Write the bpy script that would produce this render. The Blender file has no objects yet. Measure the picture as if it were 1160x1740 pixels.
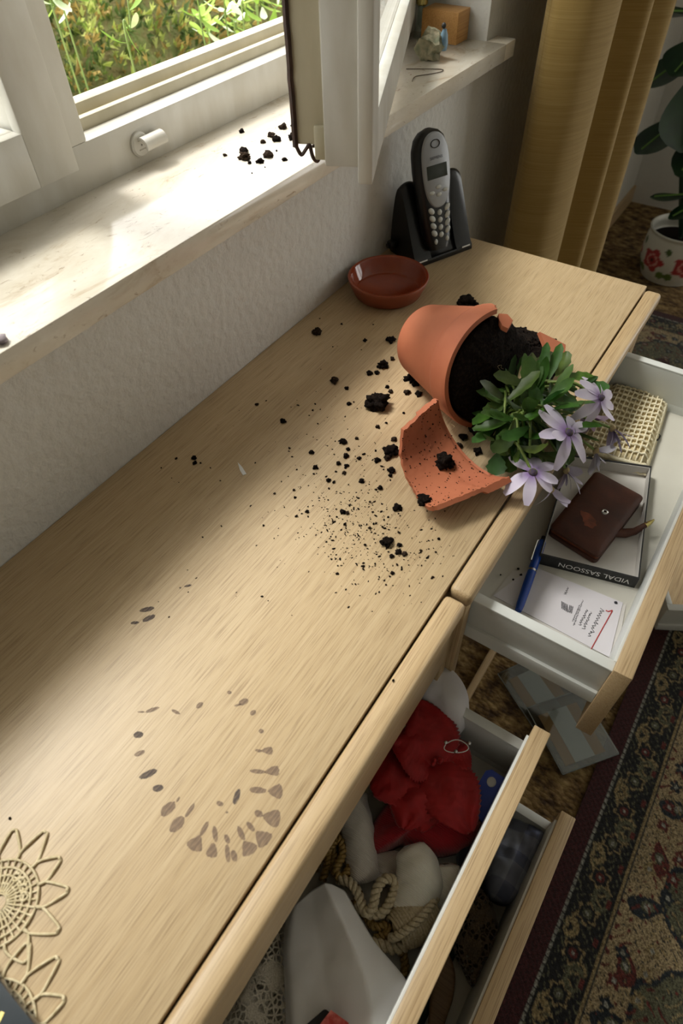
import bpy, bmesh, math, random
import numpy as np
from mathutils import Vector, Matrix, noise

# ------------------------------------------------------------------ camera, light, exposure
scene = bpy.context.scene
col = scene.collection
R = np.array([[0.5559404149649908, -0.8308567504829548, -0.024643765650953386],
              [-0.6440810971119261, -0.41184560271965975, -0.6446260465289769],
              [0.5254424757779408, 0.3742462554219962, -0.7641007426713857]])
FPX = 1076.631
CAM = np.array([0.0, -0.5655, 1.30])
cd = bpy.data.cameras.new('camera'); cam = bpy.data.objects.new('camera', cd); col.objects.link(cam)
cam.matrix_world = Matrix(((R[0][0], -R[1][0], -R[2][0], CAM[0]), (R[0][1], -R[1][1], -R[2][1], CAM[1]),
                           (R[0][2], -R[1][2], -R[2][2], CAM[2]), (0, 0, 0, 1)))
cd.sensor_fit = 'VERTICAL'; cd.sensor_height = 36.0; cd.lens = FPX / 1740 * 36.0
cd.clip_start = 0.02; cd.clip_end = 60
cd.dof.use_dof = True; cd.dof.focus_distance = 0.86; cd.dof.aperture_fstop = 6.3
scene.camera = cam

W_SKY = 2.6
world = bpy.data.worlds.new('overcast_sky'); scene.world = world; world.use_nodes = True
bg = world.node_tree.nodes['Background']; bg.inputs[0].default_value = (1.0, 0.985, 0.95, 1); bg.inputs[1].default_value = W_SKY

sl = bpy.data.lights.new('hazy_sun_offscreen', 'SUN'); sl.energy = 2.4; sl.angle = math.radians(15); sl.color = (1.0, 0.97, 0.93)
so = bpy.data.objects.new('hazy_sun_offscreen', sl); col.objects.link(so)
so.rotation_euler = Vector((0.02, -0.61, -1.0)).to_track_quat('-Z', 'Y').to_euler(); so.location = (0.5, 3, 5)
X1_ = 3.1      # garden door wall
def portal(name, loc, rot, sx, sy):
    l = bpy.data.lights.new(name, 'AREA'); l.shape = 'RECTANGLE'; l.size = sx; l.size_y = sy
    l.cycles.is_portal = True
    o = bpy.data.objects.new(name, l); o.location = loc; o.rotation_euler = rot; col.objects.link(o)
portal('window_portal_offscreen', (0.47, 0.31, 1.60), (math.radians(-90), 0, 0), 1.68, 1.4)
portal('garden_door_portal_offscreen', (X1_ + 0.14, -2.225, 1.15), (0, math.radians(90), 0), 2.1, 1.75)

vs = scene.view_settings
vs.view_transform = 'Standard'; vs.look = 'None'; vs.gamma = 1.0; vs.use_curve_mapping = False
vs.exposure = 0.75

# ------------------------------------------------------------------ helpers
T = 0.72          # worktop height
SILL = 0.965
def ray(x, y): return R.T @ np.array([(x - 580) / FPX, (y - 870) / FPX, 1.0])
def PZ(x, y, z=T):
    d = ray(x, y); return CAM + d * ((z - CAM[2]) / d[2])
def PY(x, y, Y):
    d = ray(x, y); return CAM + d * ((Y - CAM[1]) / d[1])
def mpp(P): return float((R @ (np.asarray(P) - CAM))[2]) / FPX     # metres per photograph pixel at P
rng = np.random.default_rng(7); random.seed(7)
def s2l(c):
    c = np.asarray(c, float) / 255.0
    return tuple(np.where(c <= 0.04045, c / 12.92, ((c + 0.055) / 1.055) ** 2.4))
def nz(p, s=1.0): return noise.noise(Vector((float(p[0]) * s, float(p[1]) * s, float(p[2]) * s)))
def fbm(p, s=1.0, o=4):
    v = 0; a = 1
    for k in range(o): v += a * nz(p, s * 2 ** k + 0.13 * k); a *= 0.5
    return v

WO = {}
def _finish(o, parent, origin):
    col.objects.link(o); WO[o] = np.array(origin, float)
    if parent is not None:
        o.parent = parent; o.location = Vector(origin - WO[parent])
    else: o.location = Vector(origin)
def thing(name, label, cat, loc, group=None):
    o = bpy.data.objects.new(name, None); o.empty_display_size = 0.02
    _finish(o, None, np.array(loc, float)); o['label'] = label
    if cat: o['category'] = cat
    if group: o['group'] = group
    return o
def tag(o, label, cat=None, group=None, kind=None):
    o['label'] = label
    if cat: o['category'] = cat
    if group: o['group'] = group
    if kind: o['kind'] = kind
    return o
def obj(name, g, mat, parent=None, smooth=35, colr=None, label=None, kind=None, uv=None):
    V, F = g; V = np.asarray(V, float)
    lo, hi = V.min(0), V.max(0); org = np.array([(lo[0] + hi[0]) / 2, (lo[1] + hi[1]) / 2, lo[2]])
    me = bpy.data.meshes.new(name); me.from_pydata((V - org).tolist(), [], [list(map(int, f)) for f in F])
    if colr is not None:
        a = me.color_attributes.new('Col', 'FLOAT_COLOR', 'POINT')
        c = np.ones((len(V), 4)); c[:, :3] = colr; a.data.foreach_set('color', c.ravel())
    if uv is not None:
        l = me.uv_layers.new(name='UVMap'); idx = np.zeros(len(me.loops), int); me.loops.foreach_get('vertex_index', idx)
        l.data.foreach_set('uv', np.asarray(uv, float)[idx].ravel())
    if smooth:
        me.shade_smooth()
        if smooth < 180: me.set_sharp_from_angle(angle=math.radians(smooth))
    me.materials.append(mat)
    o = bpy.data.objects.new(name, me); _finish(o, parent, org)
    if label: o['label'] = label
    if kind: o['kind'] = kind
    return o
def join(gs):
    V = []; F = []; n = 0
    for v, f in gs:
        V.append(np.asarray(v, float)); F += [[i + n for i in q] for q in f]; n += len(v)
    return np.concatenate(V), F
def frame(d, up=(0, 0, 1)):          # columns: side, d, up'
    d = np.asarray(d, float); d = d / np.linalg.norm(d); up = np.asarray(up, float)
    s = np.cross(d, up)
    if np.linalg.norm(s) < 1e-6: s = np.cross(d, (1, 0.3, 0))
    s /= np.linalg.norm(s); return np.stack([s, d, np.cross(s, d)], 1)
def xf(g, M, t=(0, 0, 0)): return (np.asarray(g[0]) @ np.asarray(M).T + np.asarray(t), g[1])
def rotz(a): c, s = math.cos(a), math.sin(a); return np.array([[c, -s, 0], [s, c, 0], [0, 0, 1.0]])
def bm_g(bm):
    bm.verts.index_update(); g = (np.array([v.co[:] for v in bm.verts]), [[v.index for v in f.verts] for f in bm.faces]); bm.free(); return g
def box(lo, hi, bev=0.0, seg=2):
    lo = np.array(lo, float); hi = np.array(hi, float); bm = bmesh.new(); bmesh.ops.create_cube(bm, size=1)
    for v in bm.verts: v.co = Vector((lo + hi) / 2 + np.array(v.co[:]) * (hi - lo))
    if bev > 0: bmesh.ops.bevel(bm, geom=bm.edges[:], offset=bev, segments=seg, profile=0.5, affect='EDGES')
    return bm_g(bm)
def ico(sub=2):
    bm = bmesh.new(); bmesh.ops.create_icosphere(bm, subdivisions=sub, radius=1); return bm_g(bm)
ICO2, ICO3, ICO1 = ico(2), ico(3), ico(1)
def grid(G, cu=False, cv=False, th=0.0):
    G = np.asarray(G, float); n, m = G.shape[:2]; V = G.reshape(-1, 3); F = []
    for i in range(n if cu else n - 1):
        for j in range(m if cv else m - 1):
            a, b = i, (i + 1) % n; c, d = j, (j + 1) % m
            F.append([a * m + c, b * m + c, b * m + d, a * m + d])
    if th:
        du = np.gradient(G, axis=0); dv = np.gradient(G, axis=1); N = np.cross(du, dv); N /= np.linalg.norm(N, axis=2, keepdims=True) + 1e-12
        V2 = (G - N * th).reshape(-1, 3); k = len(V); F2 = [[q + k for q in f[::-1]] for f in F]
        B = []
        if not cv:
            for i in range(n if cu else n - 1):
                a, b = i, (i + 1) % n
                B.append([a * m, a * m + k, b * m + k, b * m]); B.append([a * m + m - 1, b * m + m - 1, b * m + m - 1 + k, a * m + m - 1 + k])
        if not cu:
            for j in range(m if cv else m - 1):
                c, d = j, (j + 1) % m
                B.append([c, d, d + k, c + k]); B.append([(n - 1) * m + c, (n - 1) * m + c + k, (n - 1) * m + d + k, (n - 1) * m + d])
        V = np.concatenate([V, V2]); F = F + F2 + B
    return V, F
def tube(path, r, seg=8, closed=False):
    P = np.asarray(path, float); n = len(P); r = np.broadcast_to(np.asarray(r, float), (n,))
    Tn = (np.roll(P, -1, 0) - np.roll(P, 1, 0)) if closed else np.gradient(P, axis=0)
    Tn /= np.linalg.norm(Tn, axis=1, keepdims=True) + 1e-12
    u = np.cross(Tn[0], (0, 0, 1.0))
    if np.linalg.norm(u) < 0.1: u = np.cross(Tn[0], (1.0, 0, 0))
    u /= np.linalg.norm(u); G = []
    th = np.linspace(0, 2 * np.pi, seg, endpoint=False)
    for i in range(n):
        u = u - Tn[i] * (u @ Tn[i]); u /= np.linalg.norm(u) + 1e-12; w = np.cross(Tn[i], u)
        G.append(P[i] + r[i] * (np.cos(th)[:, None] * u + np.sin(th)[:, None] * w))
    V, F = grid(G, cu=closed, cv=True)
    if not closed: F = F + [list(range(seg))[::-1], [(n - 1) * seg + k for k in range(seg)]]
    return V, F
def spline(pts, n, closed=False):
    P = np.asarray(pts, float); k = len(P); out = []
    t = np.linspace(0, k if closed else k - 1, n, endpoint=not closed)
    for s in t:
        i = int(math.floor(s)); f = s - i
        if not closed and i >= k - 1: i = k - 2; f = 1.0
        g = (lambda j: P[j % k]) if closed else (lambda j: P[min(max(j, 0), k - 1)])
        p0, p1, p2, p3 = g(i - 1), g(i), g(i + 1), g(i + 2)
        out.append(0.5 * (2 * p1 + (p2 - p0) * f + (2 * p0 - 5 * p1 + 4 * p2 - p3) * f * f + (3 * p1 - p0 - 3 * p2 + p3) * f ** 3))
    return np.array(out)
def lathe(prof, seg=48, cap=True):
    th = np.linspace(0, 2 * np.pi, seg, endpoint=False)
    G = [[(r * math.cos(t), r * math.sin(t), z) for t in th] for r, z in prof]
    V, F = grid(G, cv=True); return V, F
def lump(c, rx, ry, rz, seed, amp=0.35, fr=1.6, g=None):
    V, F = g or ICO2; V = np.array(V)
    d = np.array([1 + amp * fbm(v + seed * 3.7, fr, 3) for v in V])[:, None]
    return V * d * np.array([rx, ry, rz]) + np.asarray(c), F
def puff(outline, z0, h, n=72, rings=12, pw=2.2, wr=0.0, wf=60, seed=0, px=True, smooth=True, tilt=None, skirt=0.4):
    """a closed soft lump on an outline (photo pixels on plane z0, or world xy): real thickness, top wrinkled"""
    O = np.array([PZ(x, y, z0)[:2] for x, y in outline]) if px else np.array(outline, float)
    O = spline(np.c_[O, np.zeros(len(O))], n, closed=True)[:, :2] if smooth else O
    n = len(O); c = O.mean(0); V = []; F = []
    for k in range(rings):
        t = k / rings; s = 1 - t; zz = h * (1 - s ** pw) ** (1 / pw)
        zz = h * (skirt + (1 - skirt) * (1 - s ** pw) ** (1 / pw)) if k else h * skirt
        for p in O:
            q = c + (p - c) * s; w = wr * fbm((q[0], q[1], seed * 1.7), wf, 3) * (1 if k else 0.4)
            V.append((q[0], q[1], z0 + zz + w + (tilt(q) if tilt else 0)))
    V.append((c[0], c[1], z0 + h + wr * fbm((c[0], c[1], seed * 1.7), wf, 3) + (tilt(c) if tilt else 0)))
    for k in range(rings - 1):
        for i in range(n): j = (i + 1) % n; F.append([k * n + i, k * n + j, (k + 1) * n + j, (k + 1) * n + i])
    L = len(V) - 1
    for i in range(n): F.append([(rings - 1) * n + i, (rings - 1) * n + (i + 1) % n, L])
    b = len(V)
    for p in O: V.append((c[0] + (p[0] - c[0]) * 0.96, c[1] + (p[1] - c[1]) * 0.96, z0 + (tilt(p) if tilt else 0)))
    for i in range(n): j = (i + 1) % n; F.append([b + i, b + j, j, i])
    F.append([b + i for i in range(n)][::-1])
    return np.array(V), F
def strands(path, r, pitch, k=2, rs=None, seg=6, per=10):
    """a twisted cord: k helical strands about a path"""
    P = np.asarray(path, float); d = np.r_[0, np.cumsum(np.linalg.norm(np.diff(P, axis=0), axis=1))]
    n = max(12, int(d[-1] / pitch * per)); t = np.linspace(0, d[-1], n)
    Q = np.stack([np.interp(t, d, P[:, i]) for i in range(3)], 1)
    Tn = np.gradient(Q, axis=0); Tn /= np.linalg.norm(Tn, axis=1, keepdims=True)
    u = np.cross(Tn[0], (0.3, 0.2, 1)); gs = []
    U = []
    for i in range(n):
        u = u - Tn[i] * (u @ Tn[i]); u /= np.linalg.norm(u); U.append(u.copy())
    U = np.array(U); Wv = np.cross(Tn, U)
    for q in range(k):
        a = 2 * np.pi * (t / pitch + q / k)
        gs.append(tube(Q + r * (np.cos(a)[:, None] * U + np.sin(a)[:, None] * Wv), rs or r * 0.98, seg))
    return join(gs)

# ------------------------------------------------------------------ materials
def mat_base(name):
    m = bpy.data.materials.new(name); m.use_nodes = True; nt = m.node_tree
    return m, nt, nt.nodes['Principled BSDF']
def nd(nt, t, **k):
    n = nt.nodes.new(t)
    for a, b in k.items():
        if a in n.inputs: n.inputs[a].default_value = b
        else: setattr(n, a, b)
    return n
def ramp(nt, stops):
    r = nt.nodes.new('ShaderNodeValToRGB'); e = r.color_ramp.elements
    while len(e) < len(stops): e.new(0.5)
    for q, (p, c) in zip(e, stops): q.position = p; q.color = (*c, 1) if len(c) == 3 else c
    return r
def coords(nt, stretch=(1, 1, 1), kind='Object'):
    tc = nt.nodes.new('ShaderNodeTexCoord'); mp = nt.nodes.new('ShaderNodeMapping'); mp.inputs['Scale'].default_value = stretch
    nt.links.new(tc.outputs[kind], mp.inputs[0]); return mp
def M(name, c1, c2=None, scale=20, stretch=(1, 1, 1), detail=5, rough=0.5, bump=0, bscale=None, bstretch=None, lo=0.35, hi=0.65, metal=0,
      spec=0.5, sheen=0, sss=0, coat=0, trans=0, alpha=None, bdist=0.001, attr=False, ior=None, thin=0):
    m, nt, p = mat_base(name); L = nt.links.new
    p.inputs['Roughness'].default_value = rough; p.inputs['Metallic'].default_value = metal; p.inputs['Specular IOR Level'].default_value = spec
    p.inputs['Sheen Weight'].default_value = sheen; p.inputs['Coat Weight'].default_value = coat; p.inputs['Transmission Weight'].default_value = trans
    if ior: p.inputs['IOR'].default_value = ior
    if sss: p.inputs['Subsurface Weight'].default_value = sss; p.inputs['Subsurface Radius'].default_value = (0.01, 0.006, 0.004); p.inputs['Subsurface Scale'].default_value = 0.3
    a = s2l(c1); b = s2l(c2) if c2 is not None else a
    src = None
    if attr:
        at = nt.nodes.new('ShaderNodeAttribute'); at.attribute_name = 'Col'; src = at.outputs['Color']
        if c2 is not None:
            mp = coords(nt, stretch); n = nd(nt, 'ShaderNodeTexNoise', Scale=scale, Detail=detail); L(mp.outputs[0], n.inputs['Vector'])
            r = ramp(nt, [(lo, a), (hi, b)]); L(n.outputs[0], r.inputs[0])
            mx = nt.nodes.new('ShaderNodeMix'); mx.data_type = 'RGBA'; mx.blend_type = 'MULTIPLY'; mx.inputs[0].default_value = 1
            L(src, mx.inputs[6]); L(r.outputs[0], mx.inputs[7]); src = mx.outputs[2]
        L(src, p.inputs['Base Color'])
    elif c2 is not None:
        mp = coords(nt, stretch); n = nd(nt, 'ShaderNodeTexNoise', Scale=scale, Detail=detail); L(mp.outputs[0], n.inputs['Vector'])
        r = ramp(nt, [(lo, a), (hi, b)]); L(n.outputs[0], r.inputs[0]); L(r.outputs[0], p.inputs['Base Color'])
    else: p.inputs['Base Color'].default_value = (*a, 1)
    if bump:
        mp2 = coords(nt, bstretch or stretch); n2 = nd(nt, 'ShaderNodeTexNoise', Scale=bscale or scale, Detail=4.0); L(mp2.outputs[0], n2.inputs['Vector'])
        bp = nd(nt, 'ShaderNodeBump', Strength=bump, Distance=bdist); L(n2.outputs[0], bp.inputs['Height']); L(bp.outputs[0], p.inputs['Normal'])
    if thin:   # translucent sheet (leaf, petal, cloth)
        tr = nt.nodes.new('ShaderNodeBsdfTranslucent'); mx = nt.nodes.new('ShaderNodeMixShader'); mx.inputs[0].default_value = thin
        if p.inputs['Base Color'].links: L(p.inputs['Base Color'].links[0].from_socket, tr.inputs[0])
        else: tr.inputs[0].default_value = (*a, 1)
        L(p.outputs[0], mx.inputs[1]); L(tr.outputs[0], mx.inputs[2]); L(mx.outputs[0], nt.nodes['Material Output'].inputs[0])
    return m
def wood(name, c1, c2, c3, axis=0, rough=0.42, fine=1.0, bump=0.15):
    m, nt, p = mat_base(name); L = nt.links.new
    st = [320.0 * fine, 320.0 * fine, 320.0 * fine]; st[axis] = 5.0 * fine
    mp = coords(nt, st); n = nd(nt, 'ShaderNodeTexNoise', Scale=1.0, Detail=6.0, Roughness=0.65); L(mp.outputs[0], n.inputs['Vector'])
    r = ramp(nt, [(0.30, s2l(c2)), (0.68, s2l(c1))]); L(n.outputs[0], r.inputs[0])
    sp = [1150.0 * fine] * 3; sp[axis] = 22.0 * fine
    mp2 = coords(nt, sp); n2 = nd(nt, 'ShaderNodeTexNoise', Scale=1.0, Detail=3.0); L(mp2.outputs[0], n2.inputs['Vector'])
    r2 = ramp(nt, [(0.28, (0, 0, 0)), (0.50, (1, 1, 1))]); L(n2.outputs[0], r2.inputs[0])
    mx = nt.nodes.new('ShaderNodeMix'); mx.data_type = 'RGBA'; L(r2.outputs[0], mx.inputs[0]); mx.inputs[6].default_value = (*s2l(c3), 1); L(r.outputs[0], mx.inputs[7])
    big = [6.0] * 3; big[axis] = 1.2
    mp3 = coords(nt, big); n3 = nd(nt, 'ShaderNodeTexNoise', Scale=1.0, Detail=2.0); L(mp3.outputs[0], n3.inputs['Vector'])
    r3 = ramp(nt, [(0.3, (0.86, 0.85, 0.83)), (0.7, (1, 1, 1))]); L(n3.outputs[0], r3.inputs[0])
    m2 = nt.nodes.new('ShaderNodeMix'); m2.data_type = 'RGBA'; m2.blend_type = 'MULTIPLY'; m2.inputs[0].default_value = 1; L(mx.outputs[2], m2.inputs[6]); L(r3.outputs[0], m2.inputs[7])
    L(m2.outputs[2], p.inputs['Base Color']); p.inputs['Roughness'].default_value = rough; p.inputs['Specular IOR Level'].default_value = 0.4
    bp = nd(nt, 'ShaderNodeBump', Strength=bump, Distance=0.0005); L(n2.outputs[0], bp.inputs['Height']); L(bp.outputs[0], p.inputs['Normal'])
    return m
def marble():
    m, nt, p = mat_base('cream_limestone'); L = nt.links.new
    mp = coords(nt, (6, 14, 14)); n = nd(nt, 'ShaderNodeTexNoise', Scale=1.2, Detail=8.0, Roughness=0.7, Distortion=0.6); L(mp.outputs[0], n.inputs['Vector'])
    r = ramp(nt, [(0.30, s2l((176, 156, 130))), (0.42, s2l((206, 197, 180))), (0.6, s2l((216, 209, 195)))]); L(n.outputs[0], r.inputs[0])
    mp2 = coords(nt, (40, 90, 90)); n2 = nd(nt, 'ShaderNodeTexNoise', Scale=1.0, Detail=6.0, Roughness=0.7, Distortion=1.0); L(mp2.outputs[0], n2.inputs['Vector'])
    r2 = ramp(nt, [(0.30, s2l((150, 118, 84))), (0.40, (1, 1, 1))]); L(n2.outputs[0], r2.inputs[0])
    mx = nt.nodes.new('ShaderNodeMix'); mx.data_type = 'RGBA'; mx.blend_type = 'MULTIPLY'; mx.inputs[0].default_value = 0.7; L(r.outputs[0], mx.inputs[6]); L(r2.outputs[0], mx.inputs[7])
    L(mx.outputs[2], p.inputs['Base Color']); p.inputs['Roughness'].default_value = 0.13; p.inputs['Specular IOR Level'].default_value = 0.5
    return m
def stain_mat(name, c, a=0.7):
    m, nt, p = mat_base(name); L = nt.links.new; p.inputs['Base Color'].default_value = (*s2l(c), 1); p.inputs['Roughness'].default_value = 0.7
    mp = coords(nt, (90, 520, 1)); n = nd(nt, 'ShaderNodeTexNoise', Scale=1.0, Detail=4.0); L(mp.outputs[0], n.inputs['Vector'])
    r = ramp(nt, [(0.30, (0.45 * a,) * 3), (0.56, (a,) * 3)]); L(n.outputs[0], r.inputs[0]); L(r.outputs[0], p.inputs['Alpha']); return m
def lace_mat(name, c, scale, lo, hi, c2=None):
    m, nt, p = mat_base(name); L = nt.links.new; p.inputs['Roughness'].default_value = 0.9; p.inputs['Sheen Weight'].default_value = 0.3
    mp = coords(nt); v = nd(nt, 'ShaderNodeTexVoronoi', Scale=scale, feature='DISTANCE_TO_EDGE'); L(mp.outputs[0], v.inputs['Vector'])
    r = ramp(nt, [(lo, (1, 1, 1)), (hi, (0, 0, 0))]); L(v.outputs[0], r.inputs[0])
    n = nd(nt, 'ShaderNodeTexNoise', Scale=scale * 0.12, Detail=2.0); L(mp.outputs[0], n.inputs['Vector']); r2 = ramp(nt, [(0.48, (0, 0, 0)), (0.54, (1, 1, 1))]); L(n.outputs[0], r2.inputs[0])
    mx = nt.nodes.new('ShaderNodeMix'); mx.data_type = 'RGBA'; mx.blend_type = 'LIGHTEN'; mx.inputs[0].default_value = 1; L(r.outputs[0], mx.inputs[6]); L(r2.outputs[0], mx.inputs[7])
    n3 = nd(nt, 'ShaderNodeTexNoise', Scale=scale * 4, Detail=3.0); L(mp.outputs[0], n3.inputs['Vector'])
    r3 = ramp(nt, [(0.35, s2l(c2 or c)), (0.65, s2l(c))]); L(n3.outputs[0], r3.inputs[0]); L(r3.outputs[0], p.inputs['Base Color'])
    bp = nd(nt, 'ShaderNodeBump', Strength=0.8, Distance=0.001); L(n3.outputs[0], bp.inputs['Height']); L(bp.outputs[0], p.inputs['Normal'])
    L(mx.outputs[2], p.inputs['Alpha']); return m
def knit_mat(name, c1, c2, scale=450, stretch=(1, 1, 1), rough=0.9):
    m, nt, p = mat_base(name); L = nt.links.new; p.inputs['Roughness'].default_value = rough; p.inputs['Sheen Weight'].default_value = 0.4
    mp = coords(nt, stretch); w = nd(nt, 'ShaderNodeTexWave', Scale=scale / 6.28 * 1.0, Distortion=1.0, Detail=1.0); L(mp.outputs[0], w.inputs['Vector'])
    c2 = tuple(0.15 * q + 0.85 * p_ for q, p_ in zip(c2, c1)); r = ramp(nt, [(0.1, s2l(c2)), (0.7, s2l(c1))]); L(w.outputs['Fac'] if 'Fac' in w.outputs else w.outputs[1], r.inputs[0]); L(r.outputs[0], p.inputs['Base Color'])  # darker groove tone puts a little shade into the yarn colour
    bp = nd(nt, 'ShaderNodeBump', Strength=0.5, Distance=0.001); L(w.outputs[1], bp.inputs['Height']); L(bp.outputs[0], p.inputs['Normal']); return m
def carpet_mat():
    m, nt, p = mat_base('brown_loop_carpet'); L = nt.links.new; p.inputs['Roughness'].default_value = 1.0
    mp = coords(nt, (120, 70, 1)); v = nd(nt, 'ShaderNodeTexVoronoi', Scale=1.0); L(mp.outputs[0], v.inputs['Vector'])
    mp2 = coords(nt, (38, 22, 1)); n = nd(nt, 'ShaderNodeTexNoise', Scale=1.0, Detail=4.0, Roughness=0.7); L(mp2.outputs[0], n.inputs['Vector'])
    r = ramp(nt, [(0.38, s2l((58, 40, 20))), (0.5, s2l((108, 84, 48))), (0.66, s2l((150, 126, 82)))]); L(n.outputs[0], r.inputs[0])
    r2 = ramp(nt, [(0.1, (1, 1, 1)), (0.8, (0.97, 0.97, 0.97))]); L(v.outputs[0], r2.inputs[0])
    mx = nt.nodes.new('ShaderNodeMix'); mx.data_type = 'RGBA'; mx.blend_type = 'MULTIPLY'; mx.inputs[0].default_value = 1; L(r.outputs[0], mx.inputs[6]); L(r2.outputs[0], mx.inputs[7]); L(mx.outputs[2], p.inputs['Base Color'])
    bp = nd(nt, 'ShaderNodeBump', Strength=1.0, Distance=0.004, invert=True); L(v.outputs[0], bp.inputs['Height']); L(bp.outputs[0], p.inputs['Normal']); return m
def glass(name, tint=(1, 1, 1), rough=0.0, ior=1.45):
    m, nt, p = mat_base(name); L = nt.links.new
    g = nt.nodes.new('ShaderNodeBsdfGlossy'); g.inputs['Roughness'].default_value = rough; tr = nt.nodes.new('ShaderNodeBsdfTransparent'); tr.inputs[0].default_value = (*tint, 1)
    lw = nt.nodes.new('ShaderNodeLayerWeight'); lw.inputs[0].default_value = 0.5; pw_ = nd(nt, 'ShaderNodeMath', operation='POWER'); pw_.inputs[1].default_value = 4.0; L(lw.outputs['Facing'], pw_.inputs[0])
    fr = nd(nt, 'ShaderNodeMath', operation='MULTIPLY_ADD'); fr.inputs[1].default_value = 0.6; fr.inputs[2].default_value = (ior - 1) * 0.08; L(pw_.outputs[0], fr.inputs[0]); mx = nt.nodes.new('ShaderNodeMixShader')
    L(fr.outputs[0], mx.inputs[0]); L(tr.outputs[0], mx.inputs[1]); L(g.outputs[0], mx.inputs[2]); L(mx.outputs[0], nt.nodes['Material Output'].inputs[0]); return m

m_oak = wood('light_oak_veneer', (199, 176, 140), (185, 160, 122), (150, 125, 92))
m_oak2 = wood('light_oak_solid', (201, 176, 138), (183, 156, 117), (152, 125, 90), fine=0.8)
m_oak3 = wood('light_oak_upright', (201, 176, 138), (183, 156, 117), (152, 125, 90), axis=2, fine=0.8)
m_block = wood('beech_block', (206, 158, 96), (188, 138, 78), (170, 120, 64), fine=0.5)
m_spoon = wood('dull_beech', (150, 120, 86), (128, 98, 66), (110, 82, 54), axis=1, fine=0.6)
m_lacq = M('white_drawer_lacquer', (214, 216, 212), rough=0.35)
m_base = M('drawer_base_board', (206, 203, 192), (196, 192, 180), scale=6, rough=0.5)
m_paint = M('aged_white_window_paint', (208, 206, 199), (194, 190, 179), scale=9, stretch=(3, 3, 1), rough=0.32, bump=0.12, bscale=60, lo=0.3, hi=0.6)
m_paint2 = M('yellowed_window_paint', (196, 188, 164), (176, 167, 140), scale=8, stretch=(2, 2, 0.6), rough=0.4, bump=0.15, bscale=80)
m_seal = M('brown_weather_seal', (44, 27, 18), (70, 44, 28), scale=60, rough=0.6, bump=0.3)
m_wall = M('white_rough_plaster', (204, 202, 195), rough=0.85, bump=0.9, bscale=75, bdist=0.004)
m_ceil = M('white_ceiling', (225, 222, 214), rough=0.9)
m_marble = marble()
m_terra = M('terracotta', (180, 106, 71), (164, 91, 60), scale=14, rough=0.75, bump=0.12, bscale=160, lo=0.3, hi=0.7)
m_terrab = M('broken_terracotta', (196, 112, 70), (176, 92, 56), scale=60, rough=0.95, bump=0.4, bscale=200)
m_saucer = M('dark_terracotta', (146, 78, 50), (130, 64, 40), scale=14, rough=0.6, bump=0.1, bscale=160)
m_glaze = M('glazed_terracotta', (150, 66, 34), (132, 54, 28), scale=10, rough=0.12, coat=0.3)
m_soil = M('black_potting_soil', (20, 15, 12), (44, 34, 27), scale=260, rough=1.0, bump=1.0, bscale=420, bdist=0.002, spec=0.1, lo=0.45, hi=0.8)
m_soild = M('drying_soil', (34, 26, 20), (64, 51, 40), scale=240, rough=1.0, bump=1.0, bscale=420, bdist=0.002, spec=0.1)
m_leaf = M('green_leaf', (255, 255, 255), (190, 200, 170), scale=60, rough=0.45, attr=True, thin=0.25, bump=0.25, bscale=110)
m_stem = M('green_stem', (104, 128, 56), (128, 146, 70), scale=40, rough=0.5)
m_petal = M('lilac_petal', (255, 255, 255), rough=0.6, attr=True, thin=0.25)
m_disc = M('flower_disc', (58, 44, 84), (90, 78, 60), scale=300, rough=0.8, bump=0.6)
m_bract = M('withered_bract', (176, 158, 118), (140, 120, 80), scale=80, rough=0.9)
m_blackp = M('black_phone_plastic', (14, 15, 16), rough=0.28)
m_silver = M('silver_phone_plastic', (150, 153, 157), rough=0.4, metal=0.1)
m_lcd = M('dark_lcd_screen', (42, 48, 40), rough=0.12)
m_key = M('grey_rubber_key', (176, 178, 172), rough=0.45)
m_chrome = M('chrome', (200, 200, 198), rough=0.15, metal=1)
m_white = M('white_print', (225, 225, 222), rough=0.5)
m_ink = M('dark_ink', (40, 40, 48), rough=0.6)
m_redink = M('red_ink', (186, 44, 40), rough=0.6)
m_leather = M('brown_leather', (84, 40, 22), (58, 26, 14), scale=28, rough=0.42, bump=0.35, bscale=220, lo=0.3, hi=0.7)
m_scuff = M('scuffed_leather', (140, 70, 40), (98, 48, 26), scale=70, rough=0.6)
m_blue = M('blue_pen_plastic', (24, 66, 152), rough=0.25)
m_bluet = M('blue_plastic', (24, 58, 160), rough=0.35)
m_blackc = M('black_carton', (26, 26, 27), (38, 38, 38), scale=120, rough=0.6)
m_white_c = M('white_carton', (206, 202, 196), rough=0.7)
m_paper = M('white_paper', (212, 208, 212), rough=0.8)
m_sisal = M('sisal_yarn', (242, 233, 206), (228, 216, 180), scale=300, rough=0.95, bump=0.5, bscale=500)
m_crochet = M('ecru_crochet_cotton', (212, 198, 164), (192, 176, 138), scale=300, rough=0.95, bump=0.4, bscale=600)
m_felt = M('white_felt', (226, 224, 228), rough=0.95, sheen=0.4, bump=0.15, bscale=300)
m_linen = M('white_linen', (240, 238, 236), rough=0.8, sheen=0.2, bump=0.08, bscale=700)
m_redfab = M('red_satin_fabric', (186, 18, 22), (160, 12, 16), scale=50, rough=0.6, sheen=0.2, bump=0.4, bscale=180, stretch=(1, 1, 1), thin=0.2)
m_redknit = knit_mat('red_knit', (176, 14, 32), (128, 6, 20), scale=900)
m_sock = knit_mat('cream_knit', (240, 235, 222), (218, 210, 192), scale=1100)
m_sockg = knit_mat('grey_white_knit', (214, 206, 198), (192, 183, 172), scale=1100)
m_gold = M('gold_cord', (176, 146, 84), (126, 98, 48), scale=400, rough=0.45, bump=0.4, bscale=600, metal=0.15)
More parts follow.
